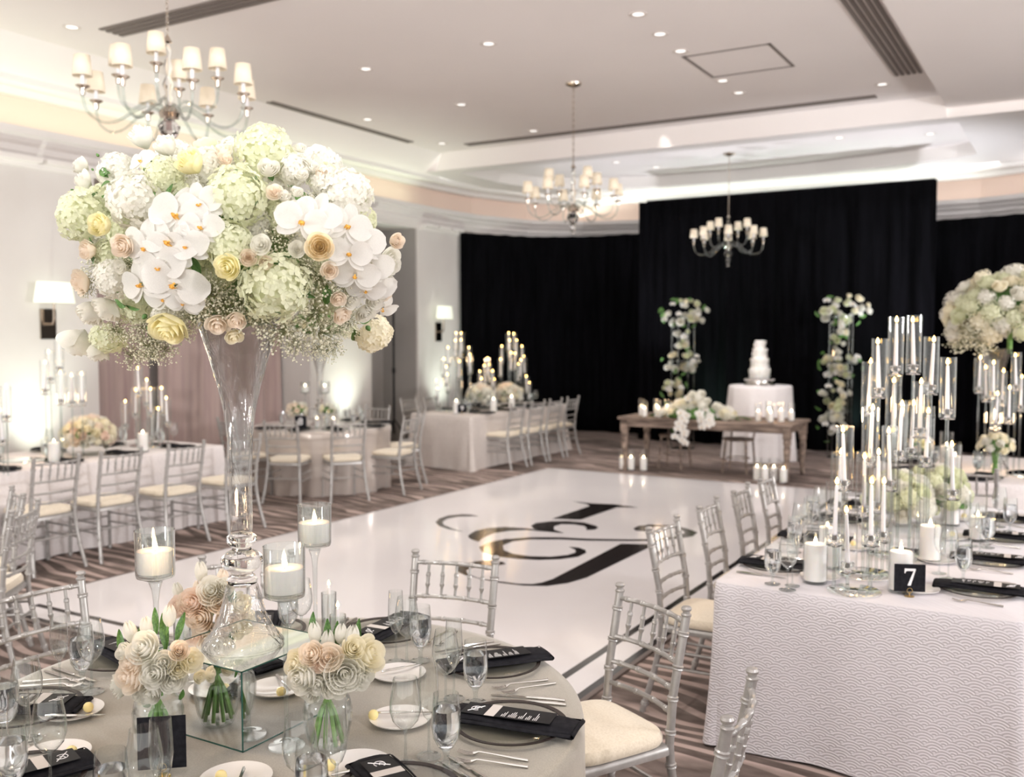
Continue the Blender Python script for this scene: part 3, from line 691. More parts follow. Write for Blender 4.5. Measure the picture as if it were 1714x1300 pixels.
round_cloth(CK,.45,M['whitecloth'],'white pleated cloth falling to the carpet from the tall cake table',h=1.12,seed=12,folds=9,amp=.09,flare=.05)
t=E('cake_stand','round silver cake stand on the white cake table','cake stand',(CK.x-.02,CK.y,1.12))
B(MB().lathe([(.0,0),(.225,0),(.235,.01),(.22,.03),(.22,.07),(.235,.085),(.24,.10),(.235,.105),(0,.105)],32),'plinth',M['steel'],t)
t=E('wedding_cake','four-tier white wedding cake covered in icing petals','cake',(CK.x-.02,CK.y,1.2255))
zz=0
for k,(r_,h_) in enumerate(((.145,.16),(.12,.15),(.098,.14),(.075,.12))):
    mb=MB().lathe([(0,0),(r_-.004,0),(r_,.006),(r_,h_-.008),(r_-.008,h_),(0,h_)],32,z=zz)
    rr=random.Random(k)
    for j in range(int(90*r_/.16)):
        a=rr.uniform(0,2*pi); z=zz+rr.uniform(.01,h_-.015); s0=len(mb.v); w=rr.uniform(.02,.032)
        mb.grid(lambda u,v:((u-.5)*w*(1-.3*v),.012*sin(pi*u)*v+.004,v*w*.8),4,3)
        mb.xf(s0,Matrix.Translation((r_*cos(a),r_*sin(a),z))@Matrix.Rotation(a-pi/2,4,'Z')@Matrix.Rotation(rr.uniform(-.8,.8),4,'Y')@Matrix.Rotation(-rr.uniform(.1,.7),4,'X'))
    B(mb,'cake_tier',M['icing'],t); zz+=h_
# ------------------------------------------------------------ tableware
def charger():
    t=E('charger_plate','','plate')
    B(MB().lathe([(0,.002),(.10,.002),(.115,.005),(.152,.013),(.152,.016),(.113,.008),(.10,.005),(0,.005)],48),'plate_body',M['plateglass'],t)
    B(MB().lathe([(.150,.0125),(.163,.015),(.1635,.018),(.150,.0165),(.150,.0125)],48),'rim',M['rim'],t); return t
CG=Once(charger)
def napkin_mesh():
    mb=MB()
    mb.grid(lambda u,v:(-.185+.37*u,(-.058+.116*v)+.004*sin(6*u),.026+.010*(1-(2*v-1)**4)+.004*sin(7*u+2*v)-.012*max(0,abs(2*u-1)-.75)*4*.5),20,8)
    mb.grid(lambda u,v:(-.185+.37*u,(-.062+.124*v)+.004*sin(6*u),.019+.002*sin(5*u)-.006*max(0,abs(2*u-1)-.75)*2),20,8)
    for s in (0,1):
        mb.grid(lambda u,v:(-.185+.37*u,(-.058+.116*s)*(1+.07*(1-v))+.004*sin(6*u)+(.006*sin(pi*v))*(1 if s else -1),.020+.007*v),20,3)
    for s in (0,1):
        mb.grid(lambda u,v:(-.185+.37*s+(.008*sin(pi*v))*(1 if s else -1),-.06+.12*u,.014+.014*v+.004*sin(pi*u)),8,3)
    return mb
def napkin():
    o=B(napkin_mesh(),'napkin',M['napkin']); md=o.modifiers.new('t','SOLIDIFY'); md.thickness=.0015; return tag(o,None,'napkin')
NP=Once(napkin)
def menu():
    t=E('menu_card','','menu card')
    B(MB().box(-.150,.118,-.040,.040,0,.0012),'card',M['black'],t,False)
    B(MB().box(-.078,-.048,-.041,.041,.0013,.0020),'name_band',M['paper'],t,False)
    mb=MB(); rr=random.Random(3)
    x=-.030
    for grp in (3,5,3,3,3):
        for k in range(grp):
            w=rr.uniform(.012,.030) if k else .010
            mb.box(x,x+.0018,-.032,-.032+w*1.7,.0013,.0015); x+=.0050
        x+=.006
    B(mb,'menu_text',M['ink'],t,False)
    # small monogram like the one on the dance floor
    mb=MB()
    cx=-.115
    mb.tube([(cx+.018*cos(a)*.8,.014*sin(a),.0014) for a in [.6+k*.32 for k in range(16)]],.0011,4)
    mb.tube([(cx-.018+.036*k/8,-.024+.046*k/8,.0014) for k in range(9)],.0016,4)
    mb.tube([(cx+.010*cos(a)+.004,.008*sin(a)+.006,.0014) for a in [k*.45 for k in range(12)]],.0010,4)
    B(mb,'monogram',M['ink'],t); return t
MN=Once(menu)
def fork():
    mb=MB()
    mb.tube([(-.10,0,.004),(-.06,0,.006),(0,0,.010),(.035,0,.012),(.05,0,.006)],[.0045,.0040,.0025,.003,.006],8)
    for k in range(4): mb.tube([(.048,(-.0075+.005*k),.006),(.07,(-.009+.006*k),.004),(.095,(-.0085+.0057*k),.010)],[.0022,.0016,.001],5)
    o=B(mb,'fork',M['steel']); return tag(o,None,'fork')
FK=Once(fork)
def knife():
    t=E('table_knife','','knife')
    B(MB().tube([(-.115,0,.005),(-.08,0,.006),(0,0,.005),(.01,0,.005)],[.005,.0065,.005,.003],8),'handle',M['steel'],t)
    B(MB().add([(.01,-.004,.004),(.10,-.006,.003),(.12,.002,.003),(.115,.007,.003),(.01,.006,.004),(.01,-.004,.006),(.10,-.006,.0045),(.12,.002,.004),(.115,.007,.0045),(.01,.006,.006)],[(0,4,3,2,1),(5,6,7,8,9),(0,1,6,5),(1,2,7,6),(2,3,8,7),(3,4,9,8),(4,0,5,9)]),'blade',M['steel'],t,False)
    return t
KN=Once(knife)
def butter_plate():
    o=B(MB().lathe([(0,.003),(.04,.003),(.05,.0),(.052,.003),(.088,.013),(.090,.017),(.085,.016),(.05,.007),(0,.006)],40),'butter_plate',M['plaster']); return tag(o,None,'plate')
BP=Once(butter_plate)
def butter():
    mb=MB(); s0=len(mb.v)
    mb.lathe([(0,0),(.009,.001),(.0135,.006),(.015,.013),(.013,.021),(.008,.026),(0,.028)],16)
    o=B(mb,'butter_ball',M['butter']); return tag(o,None,'butter')
BB=Once(butter)
def glass_wine():
    t=E('wine_glass','','glass')
    B(MB().lathe([(.004,.098),(.018,.106),(.034,.125),(.041,.15),(.0405,.175),(.036,.205),(.031,.235)],28),'bowl',M['glass'],t)
    B(MB().lathe([(.0,.002),(.036,.002),(.037,.004),(.02,.006),(.007,.012),(.004,.03),(.0035,.07),(.004,.09),(.007,.1),(0,.102)],24),'stem',M['tumbler'],t)
    return t
def glass_flute():
    t=E('champagne_flute','','glass')
    B(MB().lathe([(.004,.102),(.014,.112),(.023,.135),(.027,.165),(.026,.2),(.0235,.25)],24),'bowl',M['glass'],t)
    B(MB().lathe([(.0,.002),(.032,.002),(.033,.004),(.02,.006),(.006,.012),(.0035,.03),(.003,.08),(.004,.098),(.006,.104),(0,.106)],24),'stem',M['tumbler'],t)
    return t
def glass_goblet():
    t=E('water_goblet','','glass')
    B(MB().lathe([(.006,.045),(.02,.055),(.034,.08),(.0385,.11),(.037,.15),(.033,.195)],28),'bowl',M['glass'],t)
    B(MB().lathe([(.0,.002),(.034,.002),(.035,.004),(.02,.007),(.008,.014),(.006,.028),(.009,.042),(.012,.048),(0,.05)],24),'stem',M['tumbler'],t)
    B(MB().lathe([(0,.052),(.018,.058),(.031,.081),(.0355,.11),(.0345,.148),(.0335,.155),(.0,.155)],28),'water',M['water'],t)
    return t
WG=Once(glass_wine); FG=Once(glass_flute); GG=Once(glass_goblet)
TZ=.7603
seats=[(17,'at the right-hand seat of the near round table'),(58,'at the right rear seat of the near round table'),(101,'at the rear seat of the near round table'),(138,'at the seat behind the glass trumpet vase'),(177,'at the left rear seat of the near round table'),
 (-145,'at the left front seat of the near round table'),(-104,'at the front left-centre seat of the near round table'),(-64,'at the front centre seat of the near round table'),(-23,'at the front right seat of the near round table')]
def pol(a,r_): return (T1.x+r_*cos(radians(a)),T1.y+r_*sin(radians(a)))
for a,w in seats:
    x,y=pol(a,.735); ra=radians(a)
    CG((x,y,TZ),ra,'black-rimmed clear charger plate '+w,'black-rimmed chargers on the near round table')
    NP((x+.01*cos(ra),y+.01*sin(ra),TZ),ra+pi+radians(-6),'folded black napkin '+w,'black napkins on the near round table')
    MN((x+.01*cos(ra),y+.01*sin(ra),TZ+.0408),ra+radians(-6),'black menu card with white print '+w,'black menu cards on the near round table')
    q='forks on the near round table'
    for j,(da,rr_,dz) in enumerate(((-15.5,.76,0),(-18.5,.78,0))):
        x2,y2=pol(a+da,rr_); FK((x2,y2,TZ),ra+pi+radians(4*j-2),('inner' if j==0 else 'outer')+' silver fork '+w,q)
    for j,da in enumerate((14.5,17)):
        x2,y2=pol(a+da,.77); KN((x2,y2,TZ),ra+pi,('inner' if j==0 else 'outer')+' silver table knife '+w,'table knives on the near round table')
bpl=[(670,1208,'right-hand place'),(667,1132,'right rear place'),(598,1288,'front right place'),(120,1195,'left rear place'),(92,1270,'left front place'),(462,1140,'rear place beside the mirrored box'),(395,1310,'front place, cut by the lower edge')]
for i,(px,py,w) in enumerate(bpl):
    p=at(px,py,TZ); BP((p.x,p.y,TZ),0,'small white butter plate for the '+w,'butter plates on the near round table')
    bx=at(px+(-45 if i in(0,2,1) else 28),py+(-2 if i!=2 else 3),TZ+.008) if i<5 else at(px-25,py,TZ+.008)
    BB((bx.x,bx.y,TZ+.0125),0,'pale butter ball on the butter plate for the '+w,'butter balls on the near round table')
    kx=at(px+(10 if i<3 else 5),py+(-14 if i in (0,1) else (4 if i in(3,4) else 0)),TZ+.017); KN((kx.x,kx.y,TZ+.0175),[.55,1.1,-.9+pi/2*1.2,.6,.8,.5,2.2][i],'butter knife across the butter plate for the '+w,'butter knives on the near round table',scale=.72)
gl=[('W',679,1283,'front right'),('F',718,1267,'front right'),('G',747,1284,'front right'),('W',746,1182,'right-hand'),('F',760,1170,'right-hand'),('G',796,1177,'right-hand'),('W',681,1113,'right rear'),('F',663,1109,'right rear'),('G',704,1107,'right rear'),
('W',505,1075,'rear'),('G',483,1068,'rear'),('F',101,1159,'left rear'),('W',154,1159,'left rear'),('G',138,1148,'left rear'),('W',47,1240,'left'),('G',9,1240,'left'),('W',85,1325,'left front'),('G',20,1345,'left front'),('F',35,1325,'left front'),
('W',244,1388,'front (before the card)'),('F',272,1380,'front (before the card)'),('G',188,1398,'front (before the card)'),('W',503,1362,'front centre'),('F',564,1350,'front centre'),('G',522,1380,'front centre')]
for k,px,py,w in gl:
    p=at(px,py,TZ); f={'W':WG,'F':FG,'G':GG}[k]; nm_={'W':'stemmed wine glass','F':'tall champagne flute','G':'water goblet with water'}[k]
    f((p.x,p.y,TZ),R.uniform(0,6),nm_+', '+w+' place, near round table',{'W':'wine glasses','F':'champagne flutes','G':'water goblets'}[k]+' on the near round table')
# mirrored box
BX=(-2.262,-1.912,1.822,2.172); BT=.98
bc=((BX[0]+BX[1])/2,(BX[2]+BX[3])/2)
t=E('mirror_box','mirrored square plinth box under the glass trumpet vase','plinth',(bc[0],bc[1],TZ)); hb=.175; hh_=BT-TZ
B(MB().box(-hb,hb,-hb,hb,hh_-.004,hh_),'top_mirror',M['mirror'],t,False)
for nme,a in (('front',(-hb,hb,-hb,-hb+.004)),('rear',(-hb,hb,hb-.004,hb)),('left',(-hb,-hb+.004,-hb+.004,hb-.004)),('right',(hb-.004,hb,-hb+.004,hb-.004))): B(MB().box(*a,.001,hh_-.0041),nme+'_mirror',M['mirror'],t,False)
mb=MB(); e=.0016
for sx in (-1,1):
    for sy in (-1,1): mb.box(sx*hb-e,sx*hb+e,sy*hb-e,sy*hb+e,0,hh_+.0005)
for s_ in (-1,1):
    for z in (0,hh_-.002): mb.box(-hb-e,hb+e,s_*hb-e,s_*hb+e,z,z+.003); mb.box(s_*hb-e,s_*hb+e,-hb-e,hb+e,z,z+.003)
B(mb,'edge_strip',M['mirroredge'],t,False)
# trumpet vase
def trumpet():
    t=E('trumpet_vase','','vase')
    B(MB().lathe([(.112,.004),(.115,.0),(.117,.006),(.108,.018),(.088,.045),(.066,.09),(.054,.14),(.046,.172)],48),'base',M['glassw'],t)
    B(MB().lathe([(.0,.170),(.03,.172),(.042,.180),(.044,.19),(.036,.202),(.028,.208),(.034,.213),(.052,.226),(.060,.243),(.058,.258),(.044,.27),(.028,.277),(.026,.285),(.036,.292),(.044,.304),(.042,.316),(.03,.326),(.0,.33)],40),'knop',M['crystal'],t)
    B(MB().lathe([(.03,.328),(.032,.345),(.033,.50),(.036,.60),(.045,.68),(.060,.75),(.080,.82),(.098,.88),(.112,.93),(.122,.955),(.118,.952),(.095,.882),(.076,.82),(.056,.75),(.041,.68),(.032,.60),(.028,.50),(.027,.38),(.0,.37)],56),'trumpet',M['glassw'],t)
    return t
TV=Once(trumpet)
TV((-2.085,1.995,BT+.001),0,'tall clear glass trumpet vase with stacked knops on the mirrored box','trumpet vases')
TV((R3.x,R3.y,TZ),0,'tall glass trumpet vase under the bouquet at the right edge','trumpet vases',scale=1.05)
TV((R2.x,R2.y,TZ),0,'tall glass trumpet vase on the champagne satin round table','trumpet vases')
# ------------------------------------------------------------ candles
FLM={}
def flame(mb,x,y,z,h=.022,w=.006,lean=0):
    mb.lathe([(0,0),(w*.7,h*.12),(w,h*.3),(w*.8,h*.55),(w*.35,h*.82),(0,h)],10,(x,y),z); return mb
def float_holder():
    t=E('stemmed_candle_holder','','candle holder')
    B(MB().lathe([(.0,.402),(.03,.405),(.053,.414),(.0555,.424),(.0565,.55),(.0575,.552),(.0555,.552),(.054,.425),(.05,.418),(.0,.408)],36),'glass_bowl',M['glass'],t)
    B(MB().lathe([(.0,.401),(.020,.398),(.012,.375),(.008,.34),(.0065,.25),(.006,.1),(.0065,.03),(.012,.012),(.03,.006),(.049,.004),(.05,.0),(.0,.0)],28),'stem',M['tumbler'],t)
    return t
FH=Once(float_holder)
def float_candle():
    t=E('floating_candle','','candle')
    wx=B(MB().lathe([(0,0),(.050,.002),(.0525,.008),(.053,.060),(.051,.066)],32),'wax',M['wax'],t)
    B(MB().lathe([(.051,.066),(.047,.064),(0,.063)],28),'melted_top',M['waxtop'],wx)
    B(MB().tube([(0,0,.062),(.001,0,.072)],.001,5),'wick',M['wick'],wx)
    B(flame(MB(),.001,0,.067,.032,.0075),'flame',M['flamehot'],wx); return t
FC=Once(float_candle)
for (px,py,s_,w) in ((265,1197,1,'left'),(480,1248,1,'middle'),(529,1115,1,'right')):
    p=at(px,py,TZ)
    FH((p.x,p.y,TZ),0,w+' stemmed glass candle holder of the three around the trumpet vase','stemmed candle holders')
    FC((p.x,p.y,TZ+.4261),0,'lit white candle in the '+w+' stemmed holder beside the trumpet vase','candles in stemmed holders')
for (px,py,c,w) in ((486,0,R2,'left'),(530,0,R2,'right')):
    x=R2.x+(-.12 if w=='left' else .12)*cos(TH)+.1; y=R2.y+(-.12 if w=='left' else .12)*sin(TH)-.2
    FH((x,y,TZ),0,w+' stemmed glass candle holder on the champagne satin table','stemmed candle holders'); FC((x,y,TZ+.4261),0,'lit candle in the '+w+' stemmed holder on the champagne satin table','candles in stemmed holders')
def cylinder(h,r_): 
    def f():
        t=E('glass_cylinder','','candle holder')
        B(MB().lathe([(0,.0),(r_-.002,0),(r_,.003),(r_,h),(r_-.003,h),(r_-.003,.014)],32),'glass_wall',M['glassc'],t)
        B(MB().lathe([(0,.002),(r_-.0035,.002),(r_-.0035,.013),(0,.013)],28),'glass_base',M['tumbler'],t); return t
    return f
def pillar(h,r_):
    def f():
        t=E('pillar_candle','','candle')
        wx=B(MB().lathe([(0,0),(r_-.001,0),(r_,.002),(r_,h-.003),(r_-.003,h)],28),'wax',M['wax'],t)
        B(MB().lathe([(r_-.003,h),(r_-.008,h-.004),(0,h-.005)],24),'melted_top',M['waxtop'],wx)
        B(MB().tube([(0,0,h-.006),(0,0,h+.006)],.001,5),'wick',M['wick'],wx)
        B(flame(MB(),0,0,h+.002,.03,.008),'flame',M['flamehot'],wx); return t
    return f
CYb=Once(cylinder(.30,.054)); PLb=Once(pillar(.165,.048))
CYm=Once(cylinder(.25,.045)); PLm=Once(pillar(.12,.0395))
def candle_set(px,py,z,w,big=True,pos=None,scale=None):
    p=pos or at(px,py,z)
    (CYb if big else CYm)((p[0],p[1],z),0,'glass cylinder of the candle '+w,'glass cylinders with candles',scale=scale)
    s=scale or 1
    (PLb if big else PLm)((p[0],p[1],z+.0142*s),0,'white pillar candle '+w,'pillar candles in glass cylinders',scale=scale)
candle_set(1364,975,TZ,'at the left front of the long table with number 7')
candle_set(1393,950,TZ,'second from the left on the long table with number 7',False)
candle_set(1507,990,TZ,'directly behind the number 7 card')
candle_set(1556,939,TZ,'right of the number card on table 7')
candle_set(1590,879,TZ,'at the rear of table 7')
candle_set(1636,905,TZ,'among the goblets at the right of table 7',False)
candle_set(1384,925,TZ,'third from the left on table 7',False)
for i,(px,w) in enumerate(((1058,'leftmost'),(1067,'second'),(1074,'third'),(1084,'fourth'),(1094,'fifth'),(1102,'rightmost'))):
    y=12.38+[.10,-.04,.24,.05,.22,.04][i]; x=-5.26+.082*i+.02*(i%2)
    candle_set(0,0,.7503,w+' at the left end of the head table',i%2==0,(x,y),.8 if i%2==0 else .9)
for i,w in enumerate(('leftmost','second','third','fourth','rightmost')):
    y=12.45+[.02,.2,-.06,.1,.26][i]; x=-3.62+.092*i
    candle_set(0,0,.7503,w+' at the right end of the head table',i%2==1,(x,y),.85 if i%2==1 else .95)
for px,py,w in ((1042,786,'leftmost of the three on the floor, head table left'),(1056,787,'middle of the three on the floor, head table left'),(1077,788,'rightmost of the three on the floor, head table left'),
   (1267,804,'leftmost of the four on the floor, head table right'),(1280,806,'second of the four on the floor, head table right'),(1295,805,'third of the four on the floor, head table right'),(1311,808,'rightmost of the four on the floor, head table right')):
    candle_set(px,py,.0005,w,True)
for x,y,w in ((-7.75,4.55,'at the left edge of the left long table'),(-7.72,5.22,'before the right-hand flowers of the left long table'),(-7.72,6.15,'at the right end of the left long table'),(-7.6,11.35,'at the near end of the far long table'),(-7.35,11.95,'in the middle of the far long table'),(-7.4,12.55,'beside the flowers of the far long table')):
    candle_set(0,0,TZ,w,True,(x,y))
candle_set(0,0,TZ,'at the front of the far right round table',False,(R3.x-.25,R3.y-.42)); candle_set(0,0,TZ,'beside the trumpet vase on the far right round table',True,(R3.x-.35,R3.y-.1))
candle_set(0,0,TZ,'on the distant table at the right edge, leftmost',True,(.0,11.9)); candle_set(0,0,TZ,'on the distant table at the right edge, right-hand one',True,(.35,12.0))
for dx,w in ((-.2,'left'),(.05,'middle'),(.25,'right')): candle_set(0,0,TZ,w+' one on the champagne satin table',False,(R2.x+dx*cos(TH)+.15,R2.y+dx*sin(TH)-.3),.8)
# taper candles
def taper():
    t=E('taper_candle','','candle')
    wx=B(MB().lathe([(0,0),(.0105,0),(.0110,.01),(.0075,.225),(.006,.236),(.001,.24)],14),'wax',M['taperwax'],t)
    B(MB().tube([(0,0,.238),(.001,0,.247)],.0009,5),'wick',M['wick'],wx)
    B(flame(MB(),.0005,0,.243,.032,.008),'flame',M['flame'],wx); return t
TP=Once(taper)
CUP=[(.0,0),(.035,.0),(.036,.004),(.018,.008),(.012,.018),(.02,.026),(.027,.034),(.03,.046),(.024,.052),(.013,.050),(.013,.03),(0,.03)]
cupme=MB().lathe(CUP,18).mesh('candle_cup',M['crystal'])
chime=MB().lathe([(.034,0),(.040,.001),(.040,.30),(.0385,.30),(.0385,.003)],24).mesh('glass_chimney',M['glassc'])
def candelabra(cx,cy,z0,items,label,tlabel,group,rad=.115,plate=True,simple=False,tl=1.0):
    """items: (dx,dy,flame height above the table)"""
    t=E('candelabra',label,'candelabra',(cx,cy,z0),group=group)
    if plate: B(MB().lathe([(0,0),(rad,0),(rad,.006),(rad-.004,.009),(0,.009)],48),'mirror_base',M['mirror'],t); 
    order=sorted(range(len(items)),key=lambda i:proj((cx+items[i][0],cy+items[i][1],z0))[0])
    rank={j:i for i,j in enumerate(order)}; hs=sorted(range(len(items)),key=lambda i:-items[i][2]); hr={j:i for i,j in enumerate(hs)}
    for i,(dx,dy,h) in enumerate(items):
        zc=max(.03,h-.258*tl-.052)
        B(MB().tube([(dx,dy,.009),(dx,dy,zc)],.0085,8),'rod',M['acrylic'],t)
        ob('candle_cup',cupme,t,(dx,dy,zc)); 
        if not simple or i%2==0: ob('glass_chimney',chime,t,(dx,dy,zc+.0085),scale=(1,1,min(1.0,.92+.1*(i%3)*.5)))
        TP((cx+dx,cy+dy,z0+zc+.0305),0,f'white taper, {ORD[hr[i]+1]} tallest, {ORD[rank[i]+1]} from left, {tlabel}' if len(items)>1 else 'lit white taper '+tlabel,'white taper candles on '+group,rot=(radians(2.2)*sin(i*2.3),radians(2.2)*cos(i*1.7+1),0))
def from_px(cx,cy,z0,lst,rad=.1,seed=1):
    """spread tapers over a base: lateral place from the photo, depth scattered within the base"""
    rr=random.Random(seed); b=proj((cx,cy,z0))[2]; out=[]
    for i,(px,py) in enumerate(lst):
        dd=rad*(((i*7+seed)%5)/4-.5)*1.5; D=b+dd; p=dep(px,py,D); out.append((p.x-cx,p.y-cy,p.z-z0-.015))
    return out
p=at(1429,990,TZ)
candelabra(p.x,p.y,TZ,from_px(p.x,p.y,TZ,[(1399,790),(1421,838),(1460,790)],.09,2),'round mirror base with three short tapers in front on table 7','on the front base, table 7','table 7',.114)
p=at(1447,962,TZ)
candelabra(p.x,p.y,TZ,from_px(p.x,p.y,TZ,[(1406,742),(1415,704),(1448,750),(1458,668),(1471,742),(1491,707),(1480,790)],.11,3),'middle mirror base with seven tapers of stepped heights on table 7','on the middle base, table 7','table 7',.13)
p=at(1512,930,TZ)
candelabra(p.x,p.y,TZ,from_px(p.x,p.y,TZ,[(1456,592),(1473,558),(1497,624),(1507,662),(1501,522),(1531,522),(1542,625),(1560,555),(1588,592),(1597,730),(1527,662),(1552,674)],.16,4),'tall rear candelabra with twelve rods on a mirror base on table 7','on the tall rear candelabra, table 7','table 7',.17)
def cl(cx,cy,lst,label,tl,group,rad,seed): candelabra(cx,cy,TZ,from_px(cx,cy,TZ,lst,rad,seed),label,tl,group,rad+.04)
cl(-8.0,4.1,[(9,637),(3,678)],'clear candelabra at the very left edge on the left long table','at the left edge, left long table','the left long table',.1,1)
cl(-8.1,5.15,[(98,562),(83,581),(74,599),(119,620),(101,616),(136,618)],'tall clear candelabra on the left long table before the near pilaster','before the near pilaster, left long table','the left long table',.16,2)
cl(-8.05,6.55,[(209,665),(232,609),(226,646),(245,629),(252,644),(270,643),(279,659),(263,677),(254,690)],'clear candelabra at the right end of the left long table before the mauve curtain','before the mauve curtain','the left long table',.2,3)
cl(-7.95,11.9,[(763,553),(773,553),(762,565),(771,564),(750,577),(785,577),(787,589),(742,596),(747,609),(750,622),(768,600),(730,632),(734,645)],'tall left candelabra on the far long table','left candelabra, far long table','the far long table',.3,4)
cl(-7.75,12.55,[(815.6,595),(812,607),(819,606),(824,616),(803,617),(806,629),(828,630)],'low middle candelabra on the far long table','middle candelabra, far long table','the far long table',.15,5)
cl(-7.6,13.2,[(851,553),(861,554),(853,565),(864,565),(840,575),(838,597),(874,575),(855,586),(862,587),(878,592),(871,598),(867,605),(882,625),(886,636)],'tall right candelabra on the far long table','right candelabra, far long table','the far long table',.3,6)
cl(-.25,8.75,[(1640,590),(1652,606),(1664,598),(1678,612),(1690,640),(1702,586),(1710,622),(1668,650)],'clear candelabra under the bouquet at the right edge','under the bouquet at the right edge','the far right round table',.22,7)
# slim glasses with single tapers on the near table
def slim():
    t=E('slim_candle_glass','','candle holder'); B(MB().lathe([(0,0),(.026,0),(.028,.004),(.0285,.16),(.0265,.16),(.026,.01),(0,.01)],24),'glass_wall',M['glass'],t); return t
SG=Once(slim)
for px,py,w in ((551,1062,'behind the tulips, right of the trumpet vase'),(306,1112,'left of the trumpet vase, before the peach flowers'),(566,1105,'among the tulips of the right bouquet')):
    p=at(px,py,TZ); SG((p.x,p.y,TZ),0,'slim glass holding a taper '+w,'slim candle glasses'); TP((p.x,p.y,TZ+.0105),0,'lit short taper in slim glass '+w,'short tapers in slim glasses',scale=.72)
# ------------------------------------------------------------ flowers (unit size meshes, radius 1, facing +Z)
def petal_patch(mb,az,hw,r0,r1,z0,z1,curl,roll,nu=6,nv=5,cup=.25,pt=.25):
    def fn(u,v):
        s=2*u-1; w=hw*(1-.25*(1-v))*(1-.15*v); a=az+s*w*(1 if v<.9 else .9)
        rr_=r0+(r1-r0)*sin(pi/2*min(1,v*1.2))+curl*max(0,v-.7)**1.2*2
        z=z0+(z1-z0)*v**1.25-pt*(s*s)*v*v*(z1-z0)-roll*max(0,v-.78)*1.2
        rr_*=1-cup*.25*s*s*v
        return (rr_*cos(a),rr_*sin(a),z)
    mb.grid(fn,nu,nv)
def rose_mesh(name,m,seed,opn=1.0,layers=5):
    layers=min(layers,5)
    rr=random.Random(seed); mb=MB()
    for i in range(layers):
        f=i/(layers-1); n=[3,3,4,5,5,6][i] if layers<=6 else 5
        r1=.16+.80*(f**1.05)*opn+(.0 if opn>=1 else .06); z1=.80-.42*f*opn
        for k in range(n):
            az=2*pi*k/n+i*1.1+rr.uniform(-.2,.2)
            petal_patch(mb,az,pi/n*1.35,.05+.06*f,r1*rr.uniform(.94,1.04),-.5,z1*rr.uniform(.93,1.06),.26*f*opn,.30*f*opn,6,6,cup=.25,pt=.12+.10*f)
    # spiral heart
    for k in range(3): petal_patch(mb,k*2.1,1.6,.02,.08+.035*k,-.1,.80-.02*k,0,0,6,3,pt=.04)
    mb.lathe([(0,-.6),(.15,-.52),(.3,-.35),(.2,-.2)],8)
    return mb.mesh(name,m)
def hyd_mesh(name,m,seed,n=110):
    rr=random.Random(seed); mb=MB(); g=pi*(3-sqrt(5))
    mb.lathe([(0,-.6),(.5,-.45),(.72,0),(.6,.45),(0,.72)],12)
    for i in range(n):
        z=1-(i+.5)/n*1.72; r_=sqrt(max(0,1-z*z)); a=g*i
        nrm=Vector((r_*cos(a),r_*sin(a),z*.88)); q=nrm.normalized(); k=rr.uniform(.84,1.04)
        s0=len(mb.v); tw=rr.uniform(0,pi/2)
        for j in range(4):
            an=tw+j*pi/2; w=rr.uniform(.17,.215); up=rr.uniform(.02,.07)
            c,s=cos(an),sin(an); p=lambda x,y,zz:(x*c-y*s,x*s+y*c,zz)
            mb.add([p(0,0,0),p(w*.55,-w*.5,up*.8),p(w*1.05,-w*.25,up),p(w*1.12,w*.2,up*.6),p(w*.6,w*.52,up*1.1),p(w*.6,0,up*.35)],[(0,1,5),(1,2,5),(2,3,5),(3,4,5),(4,0,5)])
        rot=Vector((0,0,1)).rotation_difference((q+Vector((rr.uniform(-.4,.4),rr.uniform(-.4,.4),rr.uniform(-.4,.4)))).normalized())
        mb.xf(s0,Matrix.Translation(nrm*k)@rot.to_matrix().to_4x4())
    return mb.mesh(name,m)
def orchid_mesh(name):
    mb=MB()
    def blob(az,len_,wid,z=0.0,lift=.12,base=.08):
        c,s=cos(az),sin(az)
        def fn(u,v):
            t=v; w=wid*sin(pi*min(1,(t*.86+.10)))**.6; x=base+t*len_; y=(2*u-1)*w
            zz=z+lift*t*(1-t)*2-.10*t*t+.06*(2*u-1)**2
            return (x*c-y*s,x*s+y*c,zz)
        mb.grid(fn,6,7)
    for az in (pi/2,pi/2+2.2,pi/2-2.2): blob(az,.84,.30,-.03)
    for az in (.15,pi-.15): blob(az,.93,.52,.03,.16)
    mb.cur=1
    for az in (-pi/2,-pi/2+.7,-pi/2-.7): blob(az,.13,.06,.12,.2,.02)
    mb.lathe([(0,.13),(.03,.12),(.04,.07),(.02,.02)],8); mb.cur=0
    return mb.mesh(name,[M['po'],M['lip']])
def tulip_mesh(name,m):
    mb=MB()
    for k in range(6):
        az=k*pi/3; ro=.36 if k%2 else .40
        def fn(u,v,az=az,ro=ro):
            s=2*u-1; r_=ro*sin(pi*(.12+.80*v))**.7*(1-.12*s*s); a=az+s*.75*sin(pi*min(1,v*.93+.07))**.5
            return (r_*cos(a),r_*sin(a),1.25*v-.12*s*s*v)
        mb.grid(fn,5,7)
    return mb.mesh(name,m)
def leaf_mesh(name,m,wid=.28,bend=.35,fold=.12):
    mb=MB(); mb.grid(lambda u,v:((2*u-1)*wid*sin(pi*(v*.94+.03))**.8,v*1.0,bend*v*v*-1+fold*abs(2*u-1)),4,8); return mb.mesh(name,m)
